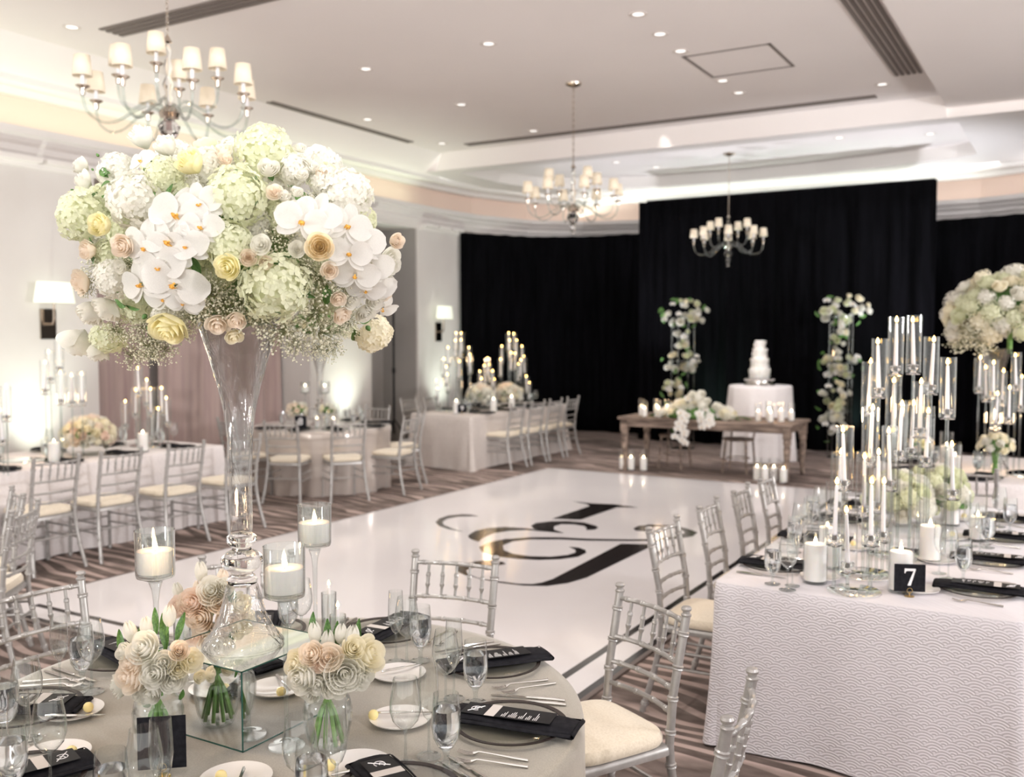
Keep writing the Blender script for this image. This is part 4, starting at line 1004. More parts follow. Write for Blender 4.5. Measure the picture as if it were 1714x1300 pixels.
def gyp_mesh(name,seed,n=190):
    rr=random.Random(seed); mb=MB()
    for i in range(n):
        d=Vector((rr.gauss(0,1),rr.gauss(0,1),rr.gauss(0,1))).normalized()*(rr.uniform(.1,1)**.6)
        r_=rr.uniform(.035,.06); s0=len(mb.v)
        mb.lathe([(0,-r_),(r_*.8,-r_*.4),(r_,.0),(r_*.7,r_*.6),(0,r_*.7)],5); mb.xf(s0,Matrix.Translation(d)@Matrix.Rotation(rr.uniform(0,3),4,'X'))
        if i%2==0:
            mb.cur=1; mb.tube([d*.15+Vector((0,0,-.3)),d*.6+Vector((0,0,-.08)),d],.007,3,False); mb.cur=0
    return mb.mesh(name,[M['pgy'],M['twig']])
def bud_mesh(name):
    return MB().lathe([(0,-.5),(.3,-.35),(.5,0),(.38,.45),(.12,.7),(0,.8)],10).mesh(name,M['leaf'])
FM={'rose':[],'hyd':[]}
def fm(kind,col,k=[0]):
    key=(kind,col)
    if key not in FM:
        m={'w':M['pw'],'c':M['pc'],'y':M['py'],'p':M['pp'],'k':M['pk'],'g':M['pg'],'yp':M['pyp']}[col]
        if kind=='rose': FM[key]=[rose_mesh('rose',m,3,.88,6),rose_mesh('rose',m,8,.68,6)]
        elif kind=='bud': FM[key]=[rose_mesh('rosebud',m,5,.55,5)]
        elif kind=='spray': FM[key]=[rose_mesh('spray_rose',m,11,.95,4),rose_mesh('spray_rose',m,14,.75,4)]
        elif kind=='hyd': FM[key]=[hyd_mesh('hydrangea',m,4),hyd_mesh('hydrangea',m,9)]
        elif kind=='hydlo': FM[key]=[hyd_mesh('hydrangea',m,6,60)]
        elif kind=='tulip': FM[key]=[tulip_mesh('tulip',m)]
    k[0]+=1; return FM[key][k[0]%len(FM[key])]
ORC=orchid_mesh('orchid'); LF=leaf_mesh('leaf',M['leaf']); LF2=leaf_mesh('long_leaf',M['leaf'],.13,.25,.05); GY=[gyp_mesh('babys_breath',1),gyp_mesh('babys_breath',2)]; BUD=bud_mesh('bud')
NAMES={'rose':'rose','bud':'rosebud','spray':'spray_rose','hyd':'hydrangea','hydlo':'hydrangea','tulip':'tulip','orc':'orchid','leaf':'leaf','long':'leaf','gyp':'babys_breath','green':'flower_bud'}
def put(parent,kind,col,pos,nrm,size,roll=0):
    me={'orc':ORC,'leaf':LF,'long':LF2,'green':BUD}.get(kind) or (GY[int(roll*10)%2] if kind=='gyp' else fm(kind,col))
    q=Vector((0,0,1)).rotation_difference(Vector(nrm).normalized())
    if kind=='orc':   # keep the flower upright
        z=Vector(nrm).normalized(); y=(Vector((0,0,1))-z*z.z); y=y.normalized() if y.length>.1 else Vector((0,1,0)); x=y.cross(z); q=Matrix((x,y,z)).transposed().to_quaternion()
    q=q@Euler((0,0,roll)).to_quaternion()
    o=bpy.data.objects.new(NAMES[kind],me); COL.objects.link(o); o.parent=parent; o.location=pos; o.rotation_mode='QUATERNION'; o.rotation_quaternion=q; o.scale=(size,)*3
    if kind=='gyp': o['kind']='stuff'
    return o
def zb(x,y): return 80+x/2.857,200+y/2.857
# ---- the great bouquet
C0=dep(387,398,2.80)
bq=E('floral_arrangement','huge rounded bouquet of hydrangeas, roses and orchids in the near trumpet vase','flower arrangement',tuple(C0),group='tall bouquets')
AX,AZ,AY=.50,.345,.42
def surf(px,py,push=0):
    # a point on the front of the bouquet's ellipsoid, seen from the photographer's side
    a=(px-387)/FL*2.55; c=(398-py)/FL*2.55
    k=a*a/AX**2+c*c/AZ**2; f=sqrt(max(0,1-min(1,k)))
    rel=Vector((a,-AY*f-push,c)); nr=Vector((a/AX**2,-f/AY*1.1-.25,c/AZ**2)).normalized()
    X=Vector((cos(TH),sin(TH),0)); Y=Vector((-sin(TH),cos(TH),0)); Z=Vector((0,0,1))
    w=lambda v:X*v.x+Y*v.y+Z*v.z
    # slide along the sight line so the flower shows where the photo shows it
    D=2.80-AY*f-push; p=dep(px,py,D)
    return p-C0,w(nr)
fl=[('hyd','g',160,460,125),('hyd','w',420,385,140),('hyd','g',1030,150,135),('hyd','g',900,365,150),('hyd','w',1430,365,125),('hyd','g',860,600,120),('hyd','g',1090,800,165),('hyd','w',320,760,95),('hyd','g',290,1040,85),('hyd','c',1560,1025,92),('hyd','w',760,215,90),('hyd','w',1180,240,80),('hyd','g',560,270,90),('hyd','w',1330,300,80),
('bud','y',690,215,95),('bud','w',570,135,78),('bud','w',455,95,85),('bud','y',262,505,82),('rose','p',365,602,72),('bud','yp',1300,607,98),('rose','y',872,702,82),('rose','y',580,985,98),('rose','w',215,915,90),('rose','w',150,1055,100),('rose','p',200,625,62),('rose','w',175,300,60),('rose','w',165,225,55),('rose','p',165,775,65),
('bud','p',1662,580,55),('rose','w',1632,675,66),('rose','w',1605,770,60),('rose','w',290,900,80),('rose','w',240,1100,75),
('spray','p',832,160,55),('spray','p',852,200,38),('rose','w',1055,238,54),('spray','w',1240,190,42),('spray','w',1270,232,36),('spray','p',1312,262,38),('spray','w',1215,268,32),('spray','w',1190,350,36),('spray','p',1085,350,40),('spray','w',1132,370,36),('spray','w',1180,425,38),('spray','p',960,660,48),('spray','w',1020,600,48),('spray','p',1040,682,40),('spray','p',812,972,58),('spray','p',905,952,56),('spray','c',890,1032,46),('spray','p',1388,850,46),('spray','w',1450,862,44),('spray','p',1400,930,55),('rose','w',1515,920,52),('spray','p',1345,722,50),('spray','w',1190,622,40),('hyd','w',545,935,48),('spray','w',1205,140,32),('spray','w',350,700,40),('spray','w',1560,860,50),('spray','p',1610,830,40),
('green','w',465,940,26),('green','w',482,995,20),('green','w',1530,995,26),('green','w',240,172,16),('green','w',215,240,12),('green','w',120,340,16),('green','w',1070,222,12)]
for i,(k,c,x,y,r_) in enumerate(fl):
    px,py=zb(x,y); p,nv=surf(px,py,.07 if (k in('rose','bud') and c in('y','yp','p') and r_>70) else (.03 if r_<60 else 0)); D=(C0+p-CP).dot(cf); s=r_/2.857*D/FL
    put(bq,k,c,p,nv+Vector((R.uniform(-.25,.25),R.uniform(-.25,.25),R.uniform(-.2,.2))),s*(1.0 if k!='hyd' else .98),R.uniform(0,6))
for (x,y,r_) in ((625,460,115),(730,405,85),(735,515,78),(590,585,115),(480,610,105),(670,600,85),(545,700,105),(450,785,90),(610,780,120),(560,850,80),(650,870,70),(1215,490,95),(1290,455,85),(1430,510,90),(1500,590,85),(1440,640,80),(1540,690,85),(1470,740,85),(1570,800,75),(1520,810,70),(1600,900,60),(450,200,55)):
    px,py=zb(x,y); p,nv=surf(px,py,.05); D=(C0+p-CP).dot(cf); put(bq,'orc','w',p,nv+Vector((-.0,-.3,-.1))+Vector((R.uniform(-.3,.3),R.uniform(-.2,.2),R.uniform(-.2,.25))),r_/2.857*D/FL*1.42,R.uniform(-.35,.35))
for (x,y,r_,a) in ((350,840,75,.3),(375,890,60,1.2),(820,450,60,3.9),(775,575,70,5),(735,735,60,1.0),(1345,395,45,2),(1492,965,60,.2),(1468,1045,60,3),(1075,297,35,1),(575,215,45,3),(500,200,40,2.5),(600,310,80,3.1),(640,340,70,2.8),(770,320,70,3),(740,260,60,.4),(260,240,50,4),(300,260,80,1.3),(300,300,70,1.5),(240,350,80,1.8),(260,370,70,4.6),(1250,270,50,2),(1280,850,70,2.2),(1330,880,60,1),(220,590,45,1.2),(230,660,45,1.8),(1600,595,40,1.4),(440,905,70,1.6)):
    px,py=zb(x,y); p,nv=surf(px,py,.0); D=(C0+p-CP).dot(cf); o=put(bq,'leaf' if r_<65 else 'long','w',p,nv,r_/2.857*D/FL*1.5,a)
gy=[(480,1050,100),(400,1110,80),(560,1090,80),(720,850,110),(810,880,110),(850,910,100),(1010,930,110),(950,880,90),(1100,1010,110),(1250,950,120),(1330,1010,100),(1200,1070,90),(1350,1090,70),(1290,790,110),(1400,790,100),(1100,600,100),(380,700,60),(190,790,60),(600,265,80),(1290,380,80),(820,510,90),(700,930,90),(640,1000,70),(1420,960,80),(1180,760,90),(1230,700,80),(560,1000,80),(450,1000,80),(330,1000,70),(500,1120,60),(1290,1090,60),(780,800,80)]
for i,(x,y,r_) in enumerate(gy):
    px,py=zb(x,y); p,nv=surf(px,py,-.03); D=(C0+p-CP).dot(cf); put(bq,'gyp','w',p,(R.uniform(-1,1),R.uniform(-1,1),R.uniform(-1,1)),r_/2.857*D/FL*1.15,i*.1+.05)
# inner filling and the far side
for i,(x,y,r_,c) in enumerate(((330,250,90,'w'),(640,370,90,'g'),(760,480,90,'w'),(500,520,80,'w'),(300,650,80,'g'),(700,680,90,'g'),(980,500,90,'w'),(1130,470,90,'g'),(1080,330,80,'w'),(760,760,80,'g'),(1230,560,80,'w'),(1290,700,80,'g'),(1380,560,80,'w'),(1330,860,70,'g'),(420,900,80,'g'),(600,930,70,'w'),(1000,560,70,'w'),(880,150,70,'w'),(700,320,70,'w'),(1500,480,70,'g'),(1500,640,70,'w'),(240,560,80,'w'))):
    px,py=zb(x,y); p,nv=surf(px,py,-.075); D=(C0+p-CP).dot(cf); put(bq,'hyd',c,p,nv,r_/2.857*D/FL,i)
mb=MB(); mb.lathe([(0,-.26),(.10,-.25),(.24,-.15),(.30,-.02),(.26,.10),(.14,.18),(0,.2)],24); o=B(mb,'foliage_core',M['leaf'],bq)
o['kind']='stuff'
g_=pi*(3-sqrt(5)); cnt=0
for i in range(70):
    z=1-(i+.5)/70*1.75; r_=sqrt(max(0,1-z*z)); a=g_*i
    v=Vector((r_*cos(a)*.43,r_*sin(a)*.36,z*.28)); X=Vector((cos(TH),sin(TH),0)); Y=Vector((-sin(TH),cos(TH),0)); w=X*v.x+Y*v.y+Vector((0,0,v.z))
    nn=(X*(v.x/.2)+Y*(v.y/.16)+Vector((0,0,v.z/.09))).normalized()
    if v.y>0.02: put(bq,('hyd','rose','spray','gyp')[i%4],'wgcp'[i%4 if i%4<3 else 0],w,nn,(.055,.036,.02,.05)[i%4]*1.1,i*.1)
    elif i%2: put(bq,'hyd','g' if i%4==1 else 'w',w*.88,nn,.05,i)
# ---- generic dome arrangements
def dome(name,label,c,rx,rz,n,pal,size,seed,group=None,kinds=('rose','hydlo','spray'),leafn=8,core=True,flat=0,cat='flower arrangement',gyp=0,lower=-.35):
    t=E(name,label,cat,tuple(c),group=group); rr=random.Random(seed)
    for i in range(n):
        z=1-(i+.5)/n*(1-lower); r_=sqrt(max(0,1-z*z)); a=g_*i+seed; j=rr.uniform(.86,1.08)
        v=Vector((r_*cos(a)*rx*j,r_*sin(a)*rx*j,z*rz*j)); nn=Vector((v.x/rx**2,v.y/rx**2,v.z/rz**2+.3)).normalized()
        put(t,kinds[rr.randrange(len(kinds))],pal[rr.randrange(len(pal))],v,nn,size*rr.uniform(.75,1.2),rr.uniform(0,6))
    for i in range(leafn):
        a=rr.uniform(0,6.28); z=rr.uniform(-.2,.8); r_=sqrt(1-z*z); v=Vector((r_*cos(a)*rx,r_*sin(a)*rx,z*rz)); put(t,'leaf','w',v*.95,(v.x,v.y,v.z+.1),size*1.7,rr.uniform(0,6))
    for i in range(gyp):
        a=rr.uniform(0,6.28); z=rr.uniform(-.6,.1); r_=sqrt(1-z*z); v=Vector((r_*cos(a)*rx,r_*sin(a)*rx,z*rz)); put(t,'gyp','w',v,(0,0,1),size*1.8,i*.1)
    if core: o=B(MB().lathe([(0,-.25*rz-.02),(rx*.5,-.3*rz),(rx*.78,0),(rx*.6,rz*.55),(0,rz*.78)],16),'foliage_core',M['leaf'],t); o['kind']='stuff'
    return t
t=dome('floral_arrangement','tall rounded bouquet of cream roses and hydrangeas at the right edge',(R3.x+.10,R3.y,2.04),.46,.34,96,'cgwcgw',.082,5,'tall bouquets',('rose','hydlo','hydlo'),10,gyp=10,lower=-.5)
B(MB().tube([(0,0,-.32),(0,0,-.1)],.02,8),'stem_bundle',M['stem'],t)
# table 2 trumpet vase : bouquet hidden behind the large one
t=dome('floral_arrangement','bouquet on the champagne satin table, mostly hidden behind the huge bouquet',(R2.x,R2.y,1.98),.42,.32,50,'wgc',.062,9,'tall bouquets',('rose','hydlo'),4)
for x,y,s,w in ((-8.15,4.45,.21,'at the left edge of the left long table'),(-8.0,5.75,.22,'before the mauve curtain on the left long table')):
    dome('floral_centerpiece','low centrepiece of cream and blush flowers '+w,(x,y,TZ+.17),s,s*.8,60,'wcpkc',.052,int(x*-10),'low floral centrepieces',('rose','spray','hydlo'),10)
for x,y,s,w in ((-7.74,12.2,.20,'left of the two on the far long table'),(-7.66,12.9,.20,'right of the two on the far long table')):
    dome('floral_centerpiece','low white and blush rose centrepiece, '+w,(x,y,TZ+.19),s,s*.85,54,'wcwp',.052,int(y*10),'low floral centrepieces',('rose','spray','hydlo'),10)
p=at(1522,868,TZ)
dome('floral_centerpiece','white hydrangea and stock centrepiece behind the tall tapers of table 7',(p.x+.0,p.y-.35,TZ+.15),.17,.15,30,'wgw',.055,3,'low floral centrepieces',('hyd','rose'),14)
dome('floral_centerpiece','white flowers with dark leaves deeper on table 7, right of the tapers',(-.72,6.15,TZ+.17),.17,.17,30,'wgw',.05,13,'low floral centrepieces',('hyd','rose'),14)
dome('floral_centerpiece','white rose posy before the trumpet vase on the champagne satin table',(R2.x-.05,R2.y-.35,TZ+.20),.12,.10,18,'wcp',.04,23,'low floral centrepieces',('rose','spray'),6)
dome('floral_centerpiece','small white posy beside the number card on the champagne satin table',(R2.x+.30,R2.y-.2,TZ+.20),.09,.08,12,'wc',.035,24,'low floral centrepieces',('rose','spray'),6)
t=dome('floral_centerpiece','cream posy with green stems behind the chair back at the far right table',(R3.x+.05,R3.y-.5,TZ+.24),.12,.09,20,'cwc',.036,25,'low floral centrepieces',('rose','hydlo'),4)
for k in range(6): B(MB().tube([(.02*cos(k),.02*sin(k),-.22),(.03*cos(k+2),.03*sin(k+2),0)],.006,6),'stem',M['stem'],t)
dome('floral_centerpiece','peach and yellow posy left of the cream posy at the far right table',(R3.x-.55,R3.y-.1,TZ+.17),.09,.10,14,'pyk',.035,26,'low floral centrepieces',('rose','spray'),8)
# ---- bouquets in ginger-jar vases on the near table
def jar():
    t=E('glass_vase','','vase')
    B(MB().lathe([(0,.004),(.035,.003),(.040,.0),(.046,.008),(.058,.04),(.066,.08),(.067,.11),(.060,.14),(.045,.158),(.038,.168),(.040,.178),(.044,.185),(.042,.186),(.037,.176),(.036,.168),(.043,.156),(.057,.138),(.064,.11),(.063,.08),(.055,.04),(.043,.011),(0,.009)],36),'glass_body',M['glassc'],t)
    B(MB().lathe([(0,.012),(.042,.013),(.054,.04),(.062,.08),(.0625,.105),(.056,.13),(0,.131)],28),'water',M['glassc'],t)
    return t
JV=Once(jar)
def tuft(px,py,items,label,vl,gz=.22):
    p=at(px,py,TZ); JV((p.x,p.y,TZ),0,'round-bellied clear vase of green stems '+vl,'glass vases on the near round table')
    t=E('posy',label,'flower arrangement',(p.x,p.y,TZ+gz),group='tulip and rose posies'); rr=random.Random(int(px)); D0=proj((p.x,p.y,TZ+gz))[2]
    cx=sum(i[2] for i in items)/len(items); cy=sum(i[3] for i in items)/len(items)
    base=Vector((0,0,gz*-1+.03))
    X=Vector((cos(TH),sin(TH),0)); Y=Vector((-sin(TH),cos(TH),0))
    for k,c,x,y,r_ in items:
        a=(x-px)/75.; b_=(cy-y)/75.; f=sqrt(max(0,1-min(1,a*a+b_*b_)))
        D=D0-.09*f+(.0 if k in('tulip','long') else 0)
        if k in('tulip','long'): D=D0-.03; y-=12
        q=dep(x,y,D)-Vector((p.x,p.y,TZ+gz)); nr=X*a*.9-Y*(f*.9+.2)+Vector((0,0,b_*.9+.35))
        s=r_*D/FL
        if k=='tulip': put(t,k,c,q-Vector((0,0,s*.9)),X*a*.3-Y*.1+Vector((0,0,1)),s*1.55,rr.uniform(0,6))
        elif k=='long':
            o=put(t,k,c,q-Vector((0,0,s)),(0,0,1),s*2,0); o.rotation_mode='XYZ'; o.rotation_euler=(radians(82),radians(R.uniform(-12,12)),TH+radians(R.uniform(-30,30)))
        else: put(t,k,c,q,nr,s*(.98 if k!='leaf' else 1.3),rr.uniform(0,6))
        if k in ('rose','tulip'):
            e=Vector((0,0,-gz+.15)); B(MB().tube([e+Vector((rr.uniform(-.012,.012),rr.uniform(-.012,.012),0)),e.lerp(q,.45)-Vector((0,0,.0)),q-nr.normalized()*s*.35],.0035,5),'stem',M['stem'],t)
    for k in range(9):
        a=k*.7; B(MB().tube([(.012*cos(a),.012*sin(a),-gz+.17),(-.02*cos(a),-.02*sin(a),-gz+.10),(-.042*cos(a),-.042*sin(a),-gz+.018)],.0055,6),'stem',M['stem'],t)
    o=B(MB().lathe([(0,-.05),(.025,-.045),(.05,-.0),(.045,.04),(0,.055)],12),'foliage_core',M['leaf'],t); o['kind']='stuff'
    return t
tuft(266,1255,[('rose','w',262,1125,32),('rose','p',222,1130,32),('rose','w',205,1145,26),('rose','w',243,1085,30),('rose','p',225,1110,26),('spray','w',275,1108,20),('spray','c',298,1118,20),('spray','c',320,1105,20),('spray','c',332,1132,14),('spray','c',350,1128,14),('rose','w',255,1155,26),('rose','w',290,1135,24),('rose','w',212,1092,22),('spray','w',235,1160,18),('rose','p',300,1090,22),
 ('tulip','w',221,1068,19),('tulip','w',283,1042,19),('tulip','w',247,1060,18),('long','w',206,1090,24),('long','w',232,1075,24),('long','w',262,1052,22),('long','w',278,1070,30),('long','w',295,1062,24),('leaf','w',300,1170,14),('leaf','w',240,1180,14)],
 'posy of white roses and tulips, left of the mirrored box','left of the mirrored box')
tuft(549,1252,[('rose','w',510,1130,36),('rose','w',575,1125,34),('rose','p',525,1095,28),('spray','p',552,1100,24),('spray','k',535,1112,16),('rose','c',615,1095,32),('rose','w',600,1130,30),('rose','c',500,1110,26),('rose','w',560,1145,30),('rose','w',535,1140,24),('rose','c',590,1085,26),('rose','w',520,1155,22),
 ('tulip','w',529,1070,19),('tulip','w',550,1085,20),('tulip','w',587,1078,22),('tulip','w',570,1072,18),('long','w',523,1062,24),('long','w',546,1078,28),('long','w',562,1080,26),('long','w',600,1080,30),('leaf','w',610,1125,20),('leaf','w',548,1150,16)],
 'posy of white roses and tulips, right of the mirrored box','right of the mirrored box')
tuft(345,1130,[('rose','p',338,1032,30),('rose','k',325,1008,26),('spray','p',365,1010,20),('rose','w',355,990,26),('rose','w',375,985,22),('rose','p',385,1035,28),('rose','p',312,1010,22),('rose','k',300,1015,20),('rose','p',365,1060,24),('rose','p',345,1055,24),('rose','c',400,1010,24),('rose','c',408,1040,22),
 ('tulip','w',337,968,18),('tulip','p',335,1000,19),('tulip','p',372,980,18),('tulip','w',300,1000,15),('long','w',345,985,22),('long','w',348,1010,26),('long','w',352,1005,26),('long','w',380,1000,24),('leaf','w',392,1010,26)],
 'posy of peach roses and pale tulips behind the mirrored box','behind the mirrored box',.24)
# ---- acrylic flower columns beside the cake
def column(x,y,w,seed):
    t=E('flower_stand','tall clear acrylic flower stand '+w,'flower stand',(x,y,0),group='acrylic flower stands')
    for sx in (-1,1):
        for sy in (-1,1): B(MB().tube([(sx*.14,sy*.14,.012),(sx*.14,sy*.14,2.16)],.014,8),'post',M['acrylic'],t)
    for z in (.0,.72,1.45,2.15): B(MB().rbox(-.17,.17,-.17,.17,z,z+.012,.02),'shelf',M['acrylic'],t)
    f=E('floral_arrangement','cascade of white roses and orchids climbing the acrylic stand '+w,'flower arrangement',(x,y,2.16),group='flowers on the acrylic stands'); rr=random.Random(seed)
    X=Vector((cos(TH),sin(TH),0)); Y=Vector((-sin(TH),cos(TH),0))
    def clump(cx,cz,rx,rz,n,sp=1):
        for i in range(n):
            a=rr.uniform(0,6.28); q=rr.uniform(.3,1); v=X*(cx+rx*q*cos(a))+Y*(rr.uniform(-.2,.16)-.05)+Vector((0,0,cz+rz*q*sin(a)))
            put(f,('rose','spray','rose','orc')[i%4],'wwgc'[rr.randrange(4)],v,-Y+X*cos(a)*.6+Vector((0,0,.4+sin(a)*.5)),rr.uniform(.045,.07),rr.uniform(0,6) if i%4!=3 else 0)
        for i in range(n//3):
            a=rr.uniform(0,6.28); put(f,'leaf','w',X*(cx+rx*cos(a))+Vector((0,0,cz+rz*sin(a))),-Y+Vector((cos(a),0,sin(a))),.11,rr.uniform(0,6))
    clump(0,.10,.40,.22,30); clump(-.04,-.25,.09,.24,12); clump(.0,-.72,.32,.22,22); clump(-.14,-1.22,.22,.26,20); clump(-.1,-1.65,.2,.25,14)
    return f
column(-5.66,15.15,'left of the wedding cake',3)
column(-3.17,15.25,'right of the wedding cake',5)
# head-table garland
t=E('floral_garland','cascading white orchid and rose garland spilling over the front of the wooden head table','flower arrangement',(-4.45,12.45,.7515)); rr=random.Random(4)
X=Vector((cos(TH),sin(TH),0)); 
for i in range(62):
    u=rr.uniform(-1,1); h=.30*(1-abs(u)**1.3)*rr.uniform(.3,1)+.04
    v=Vector((u*.52,rr.uniform(-.16,.16),h)); put(t,('orc','rose','spray','hydlo')[i%4],'wwcw'[i%4],v,(u*.5,-1,.6),rr.uniform(.05,.075),rr.uniform(0,6) if i%4 else 0)
for i in range(20):
    c=-.12 if i<12 else .22; v=Vector((c+rr.uniform(-.08,.08),-.27-rr.uniform(0,.05),.10-.40*((i%12)/11)*(1 if i<12 else .7))); put(t,'orc','w',v,(rr.uniform(-.3,.3),-1,-.1),.062,0)
for i in range(12):
    s=1 if i%2 else -1; put(t,'long','w',Vector((s*(.45+.05*(i//2)*.5),rr.uniform(-.1,.1),.04)),(0,0,1),.16,s*-1.3)
o=B(MB().lathe([(0,.0),(.3,.0),(.34,.03),(.2,.14),(0,.18)],16),'foliage_core',M['leaf'],t); o['kind']='stuff'; o.scale=(1.3,.45,1)
# ------------------------------------------------------------ number cards
def num_card(p,face,digit,label,w=.09,h=.09,holder=True):
    t=E('table_number_card',label,'sign',p,face,group='table number cards')
    B(MB().box(-w/2,w/2,-.0012,.0012,.022,.022+h),'card',M['napkin'],t,False)
    if digit=='7':
        k=h*.62; ol=[(-.30,.5),(.32,.5),(.32,.42),(.06,-.5),(-.12,-.5),(.20,.36),(-.12,.36),(-.22,.33),(-.26,.22),(-.30,.22)]
        n=len(ol); mb=MB().add([(x*k,-.0013,.022+h*.53+y*k) for x,y in ol]+[(x*k,-.0019,.022+h*.53+y*k) for x,y in ol],[tuple(range(n)),tuple(range(n,2*n))[::-1]]+[(i,(i+1)%n,n+(i+1)%n,n+i) for i in range(n)])
        B(mb,'digit',M['ink'],t,False)
    elif digit:
        cu=bpy.data.curves.new('digit','FONT'); cu.body=digit; cu.size=h*.78; cu.extrude=.0004; cu.align_x='CENTER'; cu.align_y='CENTER'
        tmp=bpy.data.objects.new('tmp',cu); COL.objects.link(tmp); bpy.context.view_layer.update()
        me=bpy.data.meshes.new_from_object(tmp); bpy.data.objects.remove(tmp); me.materials.clear(); me.materials.append(M['ink'])
        ob('digit',me,t,(0,-.0022,.022+h*.52),(pi/2,0,0))
    if holder:
        mb=MB().lathe([(0,0),(.020,0),(.021,.002),(.018,.004),(0,.004)],20); mb.tube([(0,-.003,.004),(0,-.003,.016)],.0016,6)
        for yy in (-.0045,.0035): mb.tube([(.011*cos(a),yy,.027+.011*sin(a)) for a in [2*pi*k/20 for k in range(20)]],.0011,5,closed=True)
        B(mb,'wire_holder',M['gold'],t)
    return t
p=at(1522,998,TZ); num_card((p.x,p.y,TZ),TH+radians(-8),'7','black table card with white number 7 in gold wire holder',.128,.118)
p=at(272,1300,TZ); num_card((p.x,p.y,TZ),TH+radians(10),None,'plain black back of a table card before the left vase on the near round table',.118,.135)
num_card((-7.5,11.35,TZ),TH,'9','black number card at the near end of the far long table',.13,.12)
num_card((R2.x+.25,R2.y-.62,TZ),TH,'8','black number card on the champagne satin round table',.14,.15)
# ------------------------------------------------------------ places and glasses on the other tables
g='black-rimmed chargers on table 7'; g2='black napkins on table 7'; g3='menu cards on table 7'
for i,(x,y,w) in enumerate(((-1.24,4.62,'first place on the left side'),(-1.24,5.35,'second place on the left side'),(-1.24,5.98,'third place on the left side'),(-1.24,6.55,'last place on the left side'),(-.36,4.62,'first place on the right side'),(-.36,5.25,'second place on the right side'),(-.36,5.88,'third place on the right side'),(-.36,6.5,'last place on the right side'))):
    a=0 if x>-1 else pi; w+=' of table 7'
    CG((x,y,TZ),0,'black-rimmed charger at the '+w,g); NP((x+.01,y,TZ),a+.05,'folded black napkin at the '+w,g2); MN((x+.01,y,TZ+.0408),a+pi+.05,'black menu card at the '+w,g3)
    s=1 if x>-1 else -1
    FK((x+.01*s,y-.21*s,TZ),a+pi,'silver fork at the '+w,'cutlery on table 7'); KN((x+.02*s,y+.20*s if s>0 else y-.20,TZ+.0),a+pi,'table knife at the '+w,'cutlery on table 7')
    BP((x-.23*s,y-.12,TZ),0,'butter plate at the '+w,'butter plates on table 7'); BB((x-.23*s,y-.1,TZ+.0125),0,'butter ball at the '+w,'butter balls on table 7')
for k,px,py,w in (('G',1293,978,'front left'),('W',1318,988,'front left'),('F',1326,981,'front left'),('G',1612,972,'front right'),('W',1587,969,'front right'),('F',1572,960,'front right'),('G',1653,917,'second right'),('W',1625,914,'second right'),('F',1640,925,'second right'),('W',1672,882,'third right'),('G',1690,890,'third right'),('W',1338,915,'second left'),('G',1330,925,'second left'),('F',1352,910,'second left'),('W',1372,880,'third left'),('G',1360,885,'third left')):
    p=at(px,py,TZ); f={'W':WG,'F':FG,'G':GG}[k]; nm_={'W':'wine glass','F':'champagne flute','G':'water goblet'}[k]
    f((p.x,p.y,TZ),R.uniform(0,6),nm_+' at the '+w+' place of table 7',nm_+' group on table 7')
def far_place(x,y,a,w,tn):
    CG((x,y,TZ),a,'dark-rimmed charger '+w,'chargers on '+tn); NP((x,y,TZ),a,'black napkin '+w,'napkins on '+tn)
    dx,dy=-sin(a)*.12-cos(a)*.20,cos(a)*.12-sin(a)*.20
    WG((x+dx,y+dy,TZ),0,'wine glass '+w,'wine glasses on '+tn); GG((x+dx*.6-dy*.6,y+dy*.6+dx*.6,TZ),0,'water goblet '+w,'goblets on '+tn)
for i,y in enumerate((4.05,4.72,5.3,5.92,6.55)): far_place(-7.7,y,0,'at the '+ORD[i+1]+' near-side place of the left long table','the left long table')
for i,y in enumerate((4.4,5.05,5.7,6.35)): far_place(-8.52,y,pi,'at the '+ORD[i+1]+' wall-side place of the left long table','the left long table')
for i,y in enumerate((11.6,12.2,12.8,13.4)): far_place(-7.32,y,0,'at the '+ORD[i+1]+' right-side place of the far long table','the far long table')
for i,y in enumerate((11.9,12.5)): far_place(-8.04,y,pi,'at the '+ORD[i+1]+' wall-side place of the far long table','the far long table')
for i,a in enumerate((-104,-68,-34,8,48,95)): far_place(R2.x+.70*cos(radians(a)),R2.y+.70*sin(radians(a)),radians(a),['at the leftmost front place','at the middle front place','at the right-hand front place','at the right side place','at the far right place','at the rear place'][i]+' of the champagne satin round table','the champagne satin table')
for i,a in enumerate((-93,-45,-140,-180)): far_place(R3.x+.70*cos(radians(a)),R3.y+.70*sin(radians(a)),radians(a),['at the front place, by the chair back,','at the front right place','at the front left place','at the left side place'][i]+' of the far right round table','the far right table')
for i,(x,y) in enumerate(((-.2,11.75),(-.2,12.3),(-.2,12.85),(.1,11.8),(.1,12.4))): WG((x,y,TZ),0,'wine glass, '+ORD[i+1]+' of the row on the distant right table','distant wine glasses')
# ------------------------------------------------------------ light
def light(name,kind,loc,energy,col=(1,1,1),size=.1,rot=None,tgt=None,spot=60,blend=.6,sy=None):
    d=bpy.data.lights.new(name,kind); d.energy=energy; d.color=col
    if kind=='AREA':
        d.size=size
        if sy: d.shape='RECTANGLE'; d.size_y=sy
    elif kind in('POINT','SPOT'): d.shadow_soft_size=size
    if kind=='SPOT': d.spot_size=radians(spot); d.spot_blend=blend
    o=bpy.data.objects.new(name,d); COL.objects.link(o); o.location=loc
    if tgt is not None: o.rotation_euler=(Vector(tgt)-Vector(loc)).to_track_quat('-Z','Y').to_euler()
    elif rot: o.rotation_euler=rot
    return o
W=bpy.data.worlds.new('room_light'); S.world=W; W.use_nodes=True
W.node_tree.nodes['Background'].inputs[0].default_value=(1,.955,.91,1); W.node_tree.nodes['Background'].inputs[1].default_value=1.1
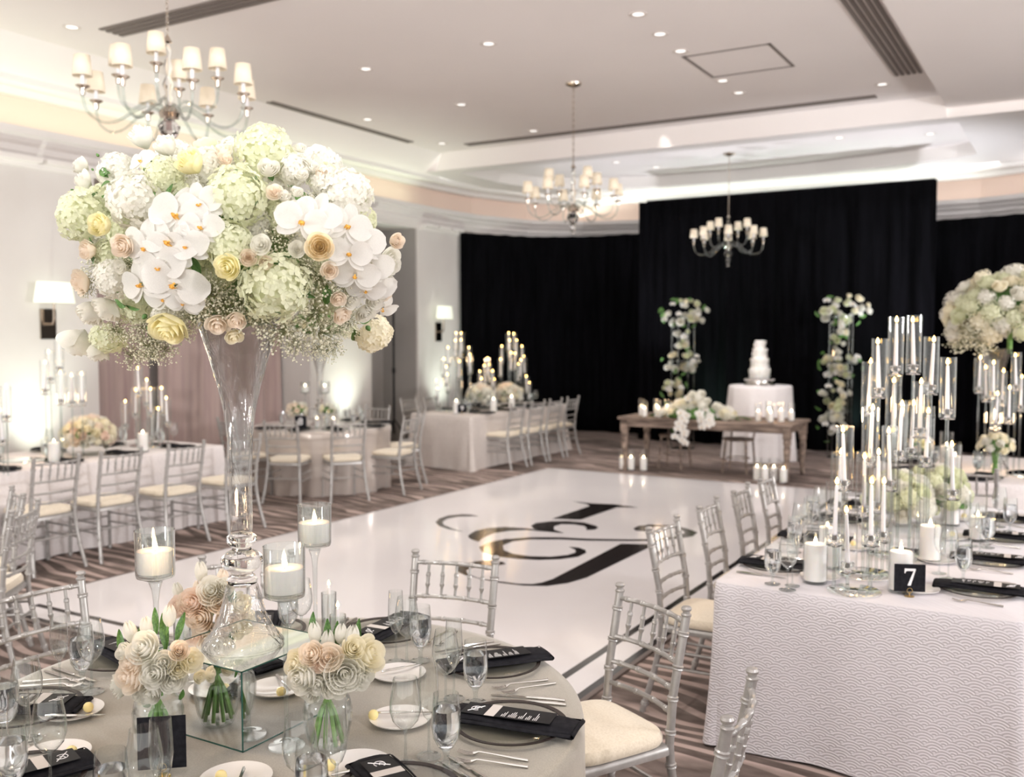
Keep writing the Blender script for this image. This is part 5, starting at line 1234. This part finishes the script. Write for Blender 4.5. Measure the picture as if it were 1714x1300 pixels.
# photographer's strobes on stands, then added lamps aimed up to brighten the ceiling
light('strobe_and_fill','SPOT',(3.4,1.2,3.4),190,(1,.96,1),.12,tgt=(-3,6,.8),spot=110)
light('strobe_and_fill','SPOT',(-6.8,-1.6,3.3),85,(1,.97,.95),.15,tgt=(-3,5,.9),spot=110)
light('strobe_and_fill','SPOT',(.6,-1.6,3.2),620,(1,.97,.96),.3,tgt=(-1.0,1.5,4.85),spot=85)  # upward flash bounced off the ceiling, added to lift its brightness
light('strobe_and_fill','SPOT',(6.0,7.5,2.2),950,(1,.97,.97),.3,tgt=(-1.5,8.5,4.85),spot=120)  # added ceiling fill, out of view at the right
light('strobe_and_fill','SPOT',(-3.5,-3.5,2.4),450,(1,.97,.94),.3,tgt=(-4.8,1.0,4.85),spot=120)  # added ceiling fill, unseen behind the camera on the left
# ceiling downlights
for x,y in ((-3.69,9.15),(-7.0,10.6),(-3.72,11.8),(-7.0,8.66),(-3.6,5.0),(-7.0,5.0),(-1.0,5.5),(-1.0,9.5),(-5.2,2.0),(-2.0,2.2),(-5.3,13.2)):
    light('downlight','SPOT',(x,y,4.8),110,(1,.94,.88),.06,tgt=(x,y,0),spot=95,blend=.9)
# cove lights hidden above the crown
light('cove_light','AREA',(-9.72,5,4.13),13,(.86,1,.72),.12,rot=(pi,radians(-18),0),sy=17)
light('cove_light','AREA',(-5.2,17.3,4.2),16,(.95,1,.92),7.5,rot=(pi+radians(18),0,0),sy=.12)
light('cove_light','AREA',(.6,15.9,4.2),16,(.98,.97,1),3.0,rot=(pi,0,radians(-40)),sy=.12)
# uplights on the pilasters and behind the flower columns
for x,y,e,c in ((-9.6,6.5,60,(.93,1,.84)),(-9.6,11.75,60,(.93,1,.84)),(-9.6,14.4,50,(.90,1,.86)),(-9.6,5.0,40,(.95,1,.88))):
    light('uplight','SPOT',(x,y,.12),e*2.1,c,.08,tgt=(x-.2,y,4),spot=75,blend=1)
light('uplight','SPOT',(-5.55,15.6,.12),70,(.55,1,.72),.05,tgt=(-5.35,16.1,1.6),spot=60,blend=1)
light('uplight','SPOT',(-3.1,15.65,.12),55,(.55,1,.72),.05,tgt=(-3.1,16.1,1.5),spot=60,blend=1)
light('uplight','SPOT',(-1.2,14.6,.2),480,(.92,.93,1),.1,tgt=(-3.0,15.6,4.8),spot=75,blend=1)
light('uplight','SPOT',(-6.8,14.6,.2),300,(.92,.93,1),.1,tgt=(-6.2,15.6,4.7),spot=75,blend=1)
# pin spot on the cake
light('pin_spot','SPOT',(-4.2,12.0,4.7),130,(.96,.97,1),.04,tgt=(-4.2,14.5,1.2),spot=26,blend=.8)
# candle warmth
for x,y,z,e in ((-1.0,4.9,1.5,5),(-2.1,1.75,1.35,2.0),(-7.8,12.5,1.5,4),(-8.0,5.2,1.3,4),(-5.0,12.5,1.0,2),(-3.4,12.5,1.0,2),(-.6,8.8,1.2,4)):
    light('candle_glow','POINT',(x,y,z),e,(1,.66,.38),.05)
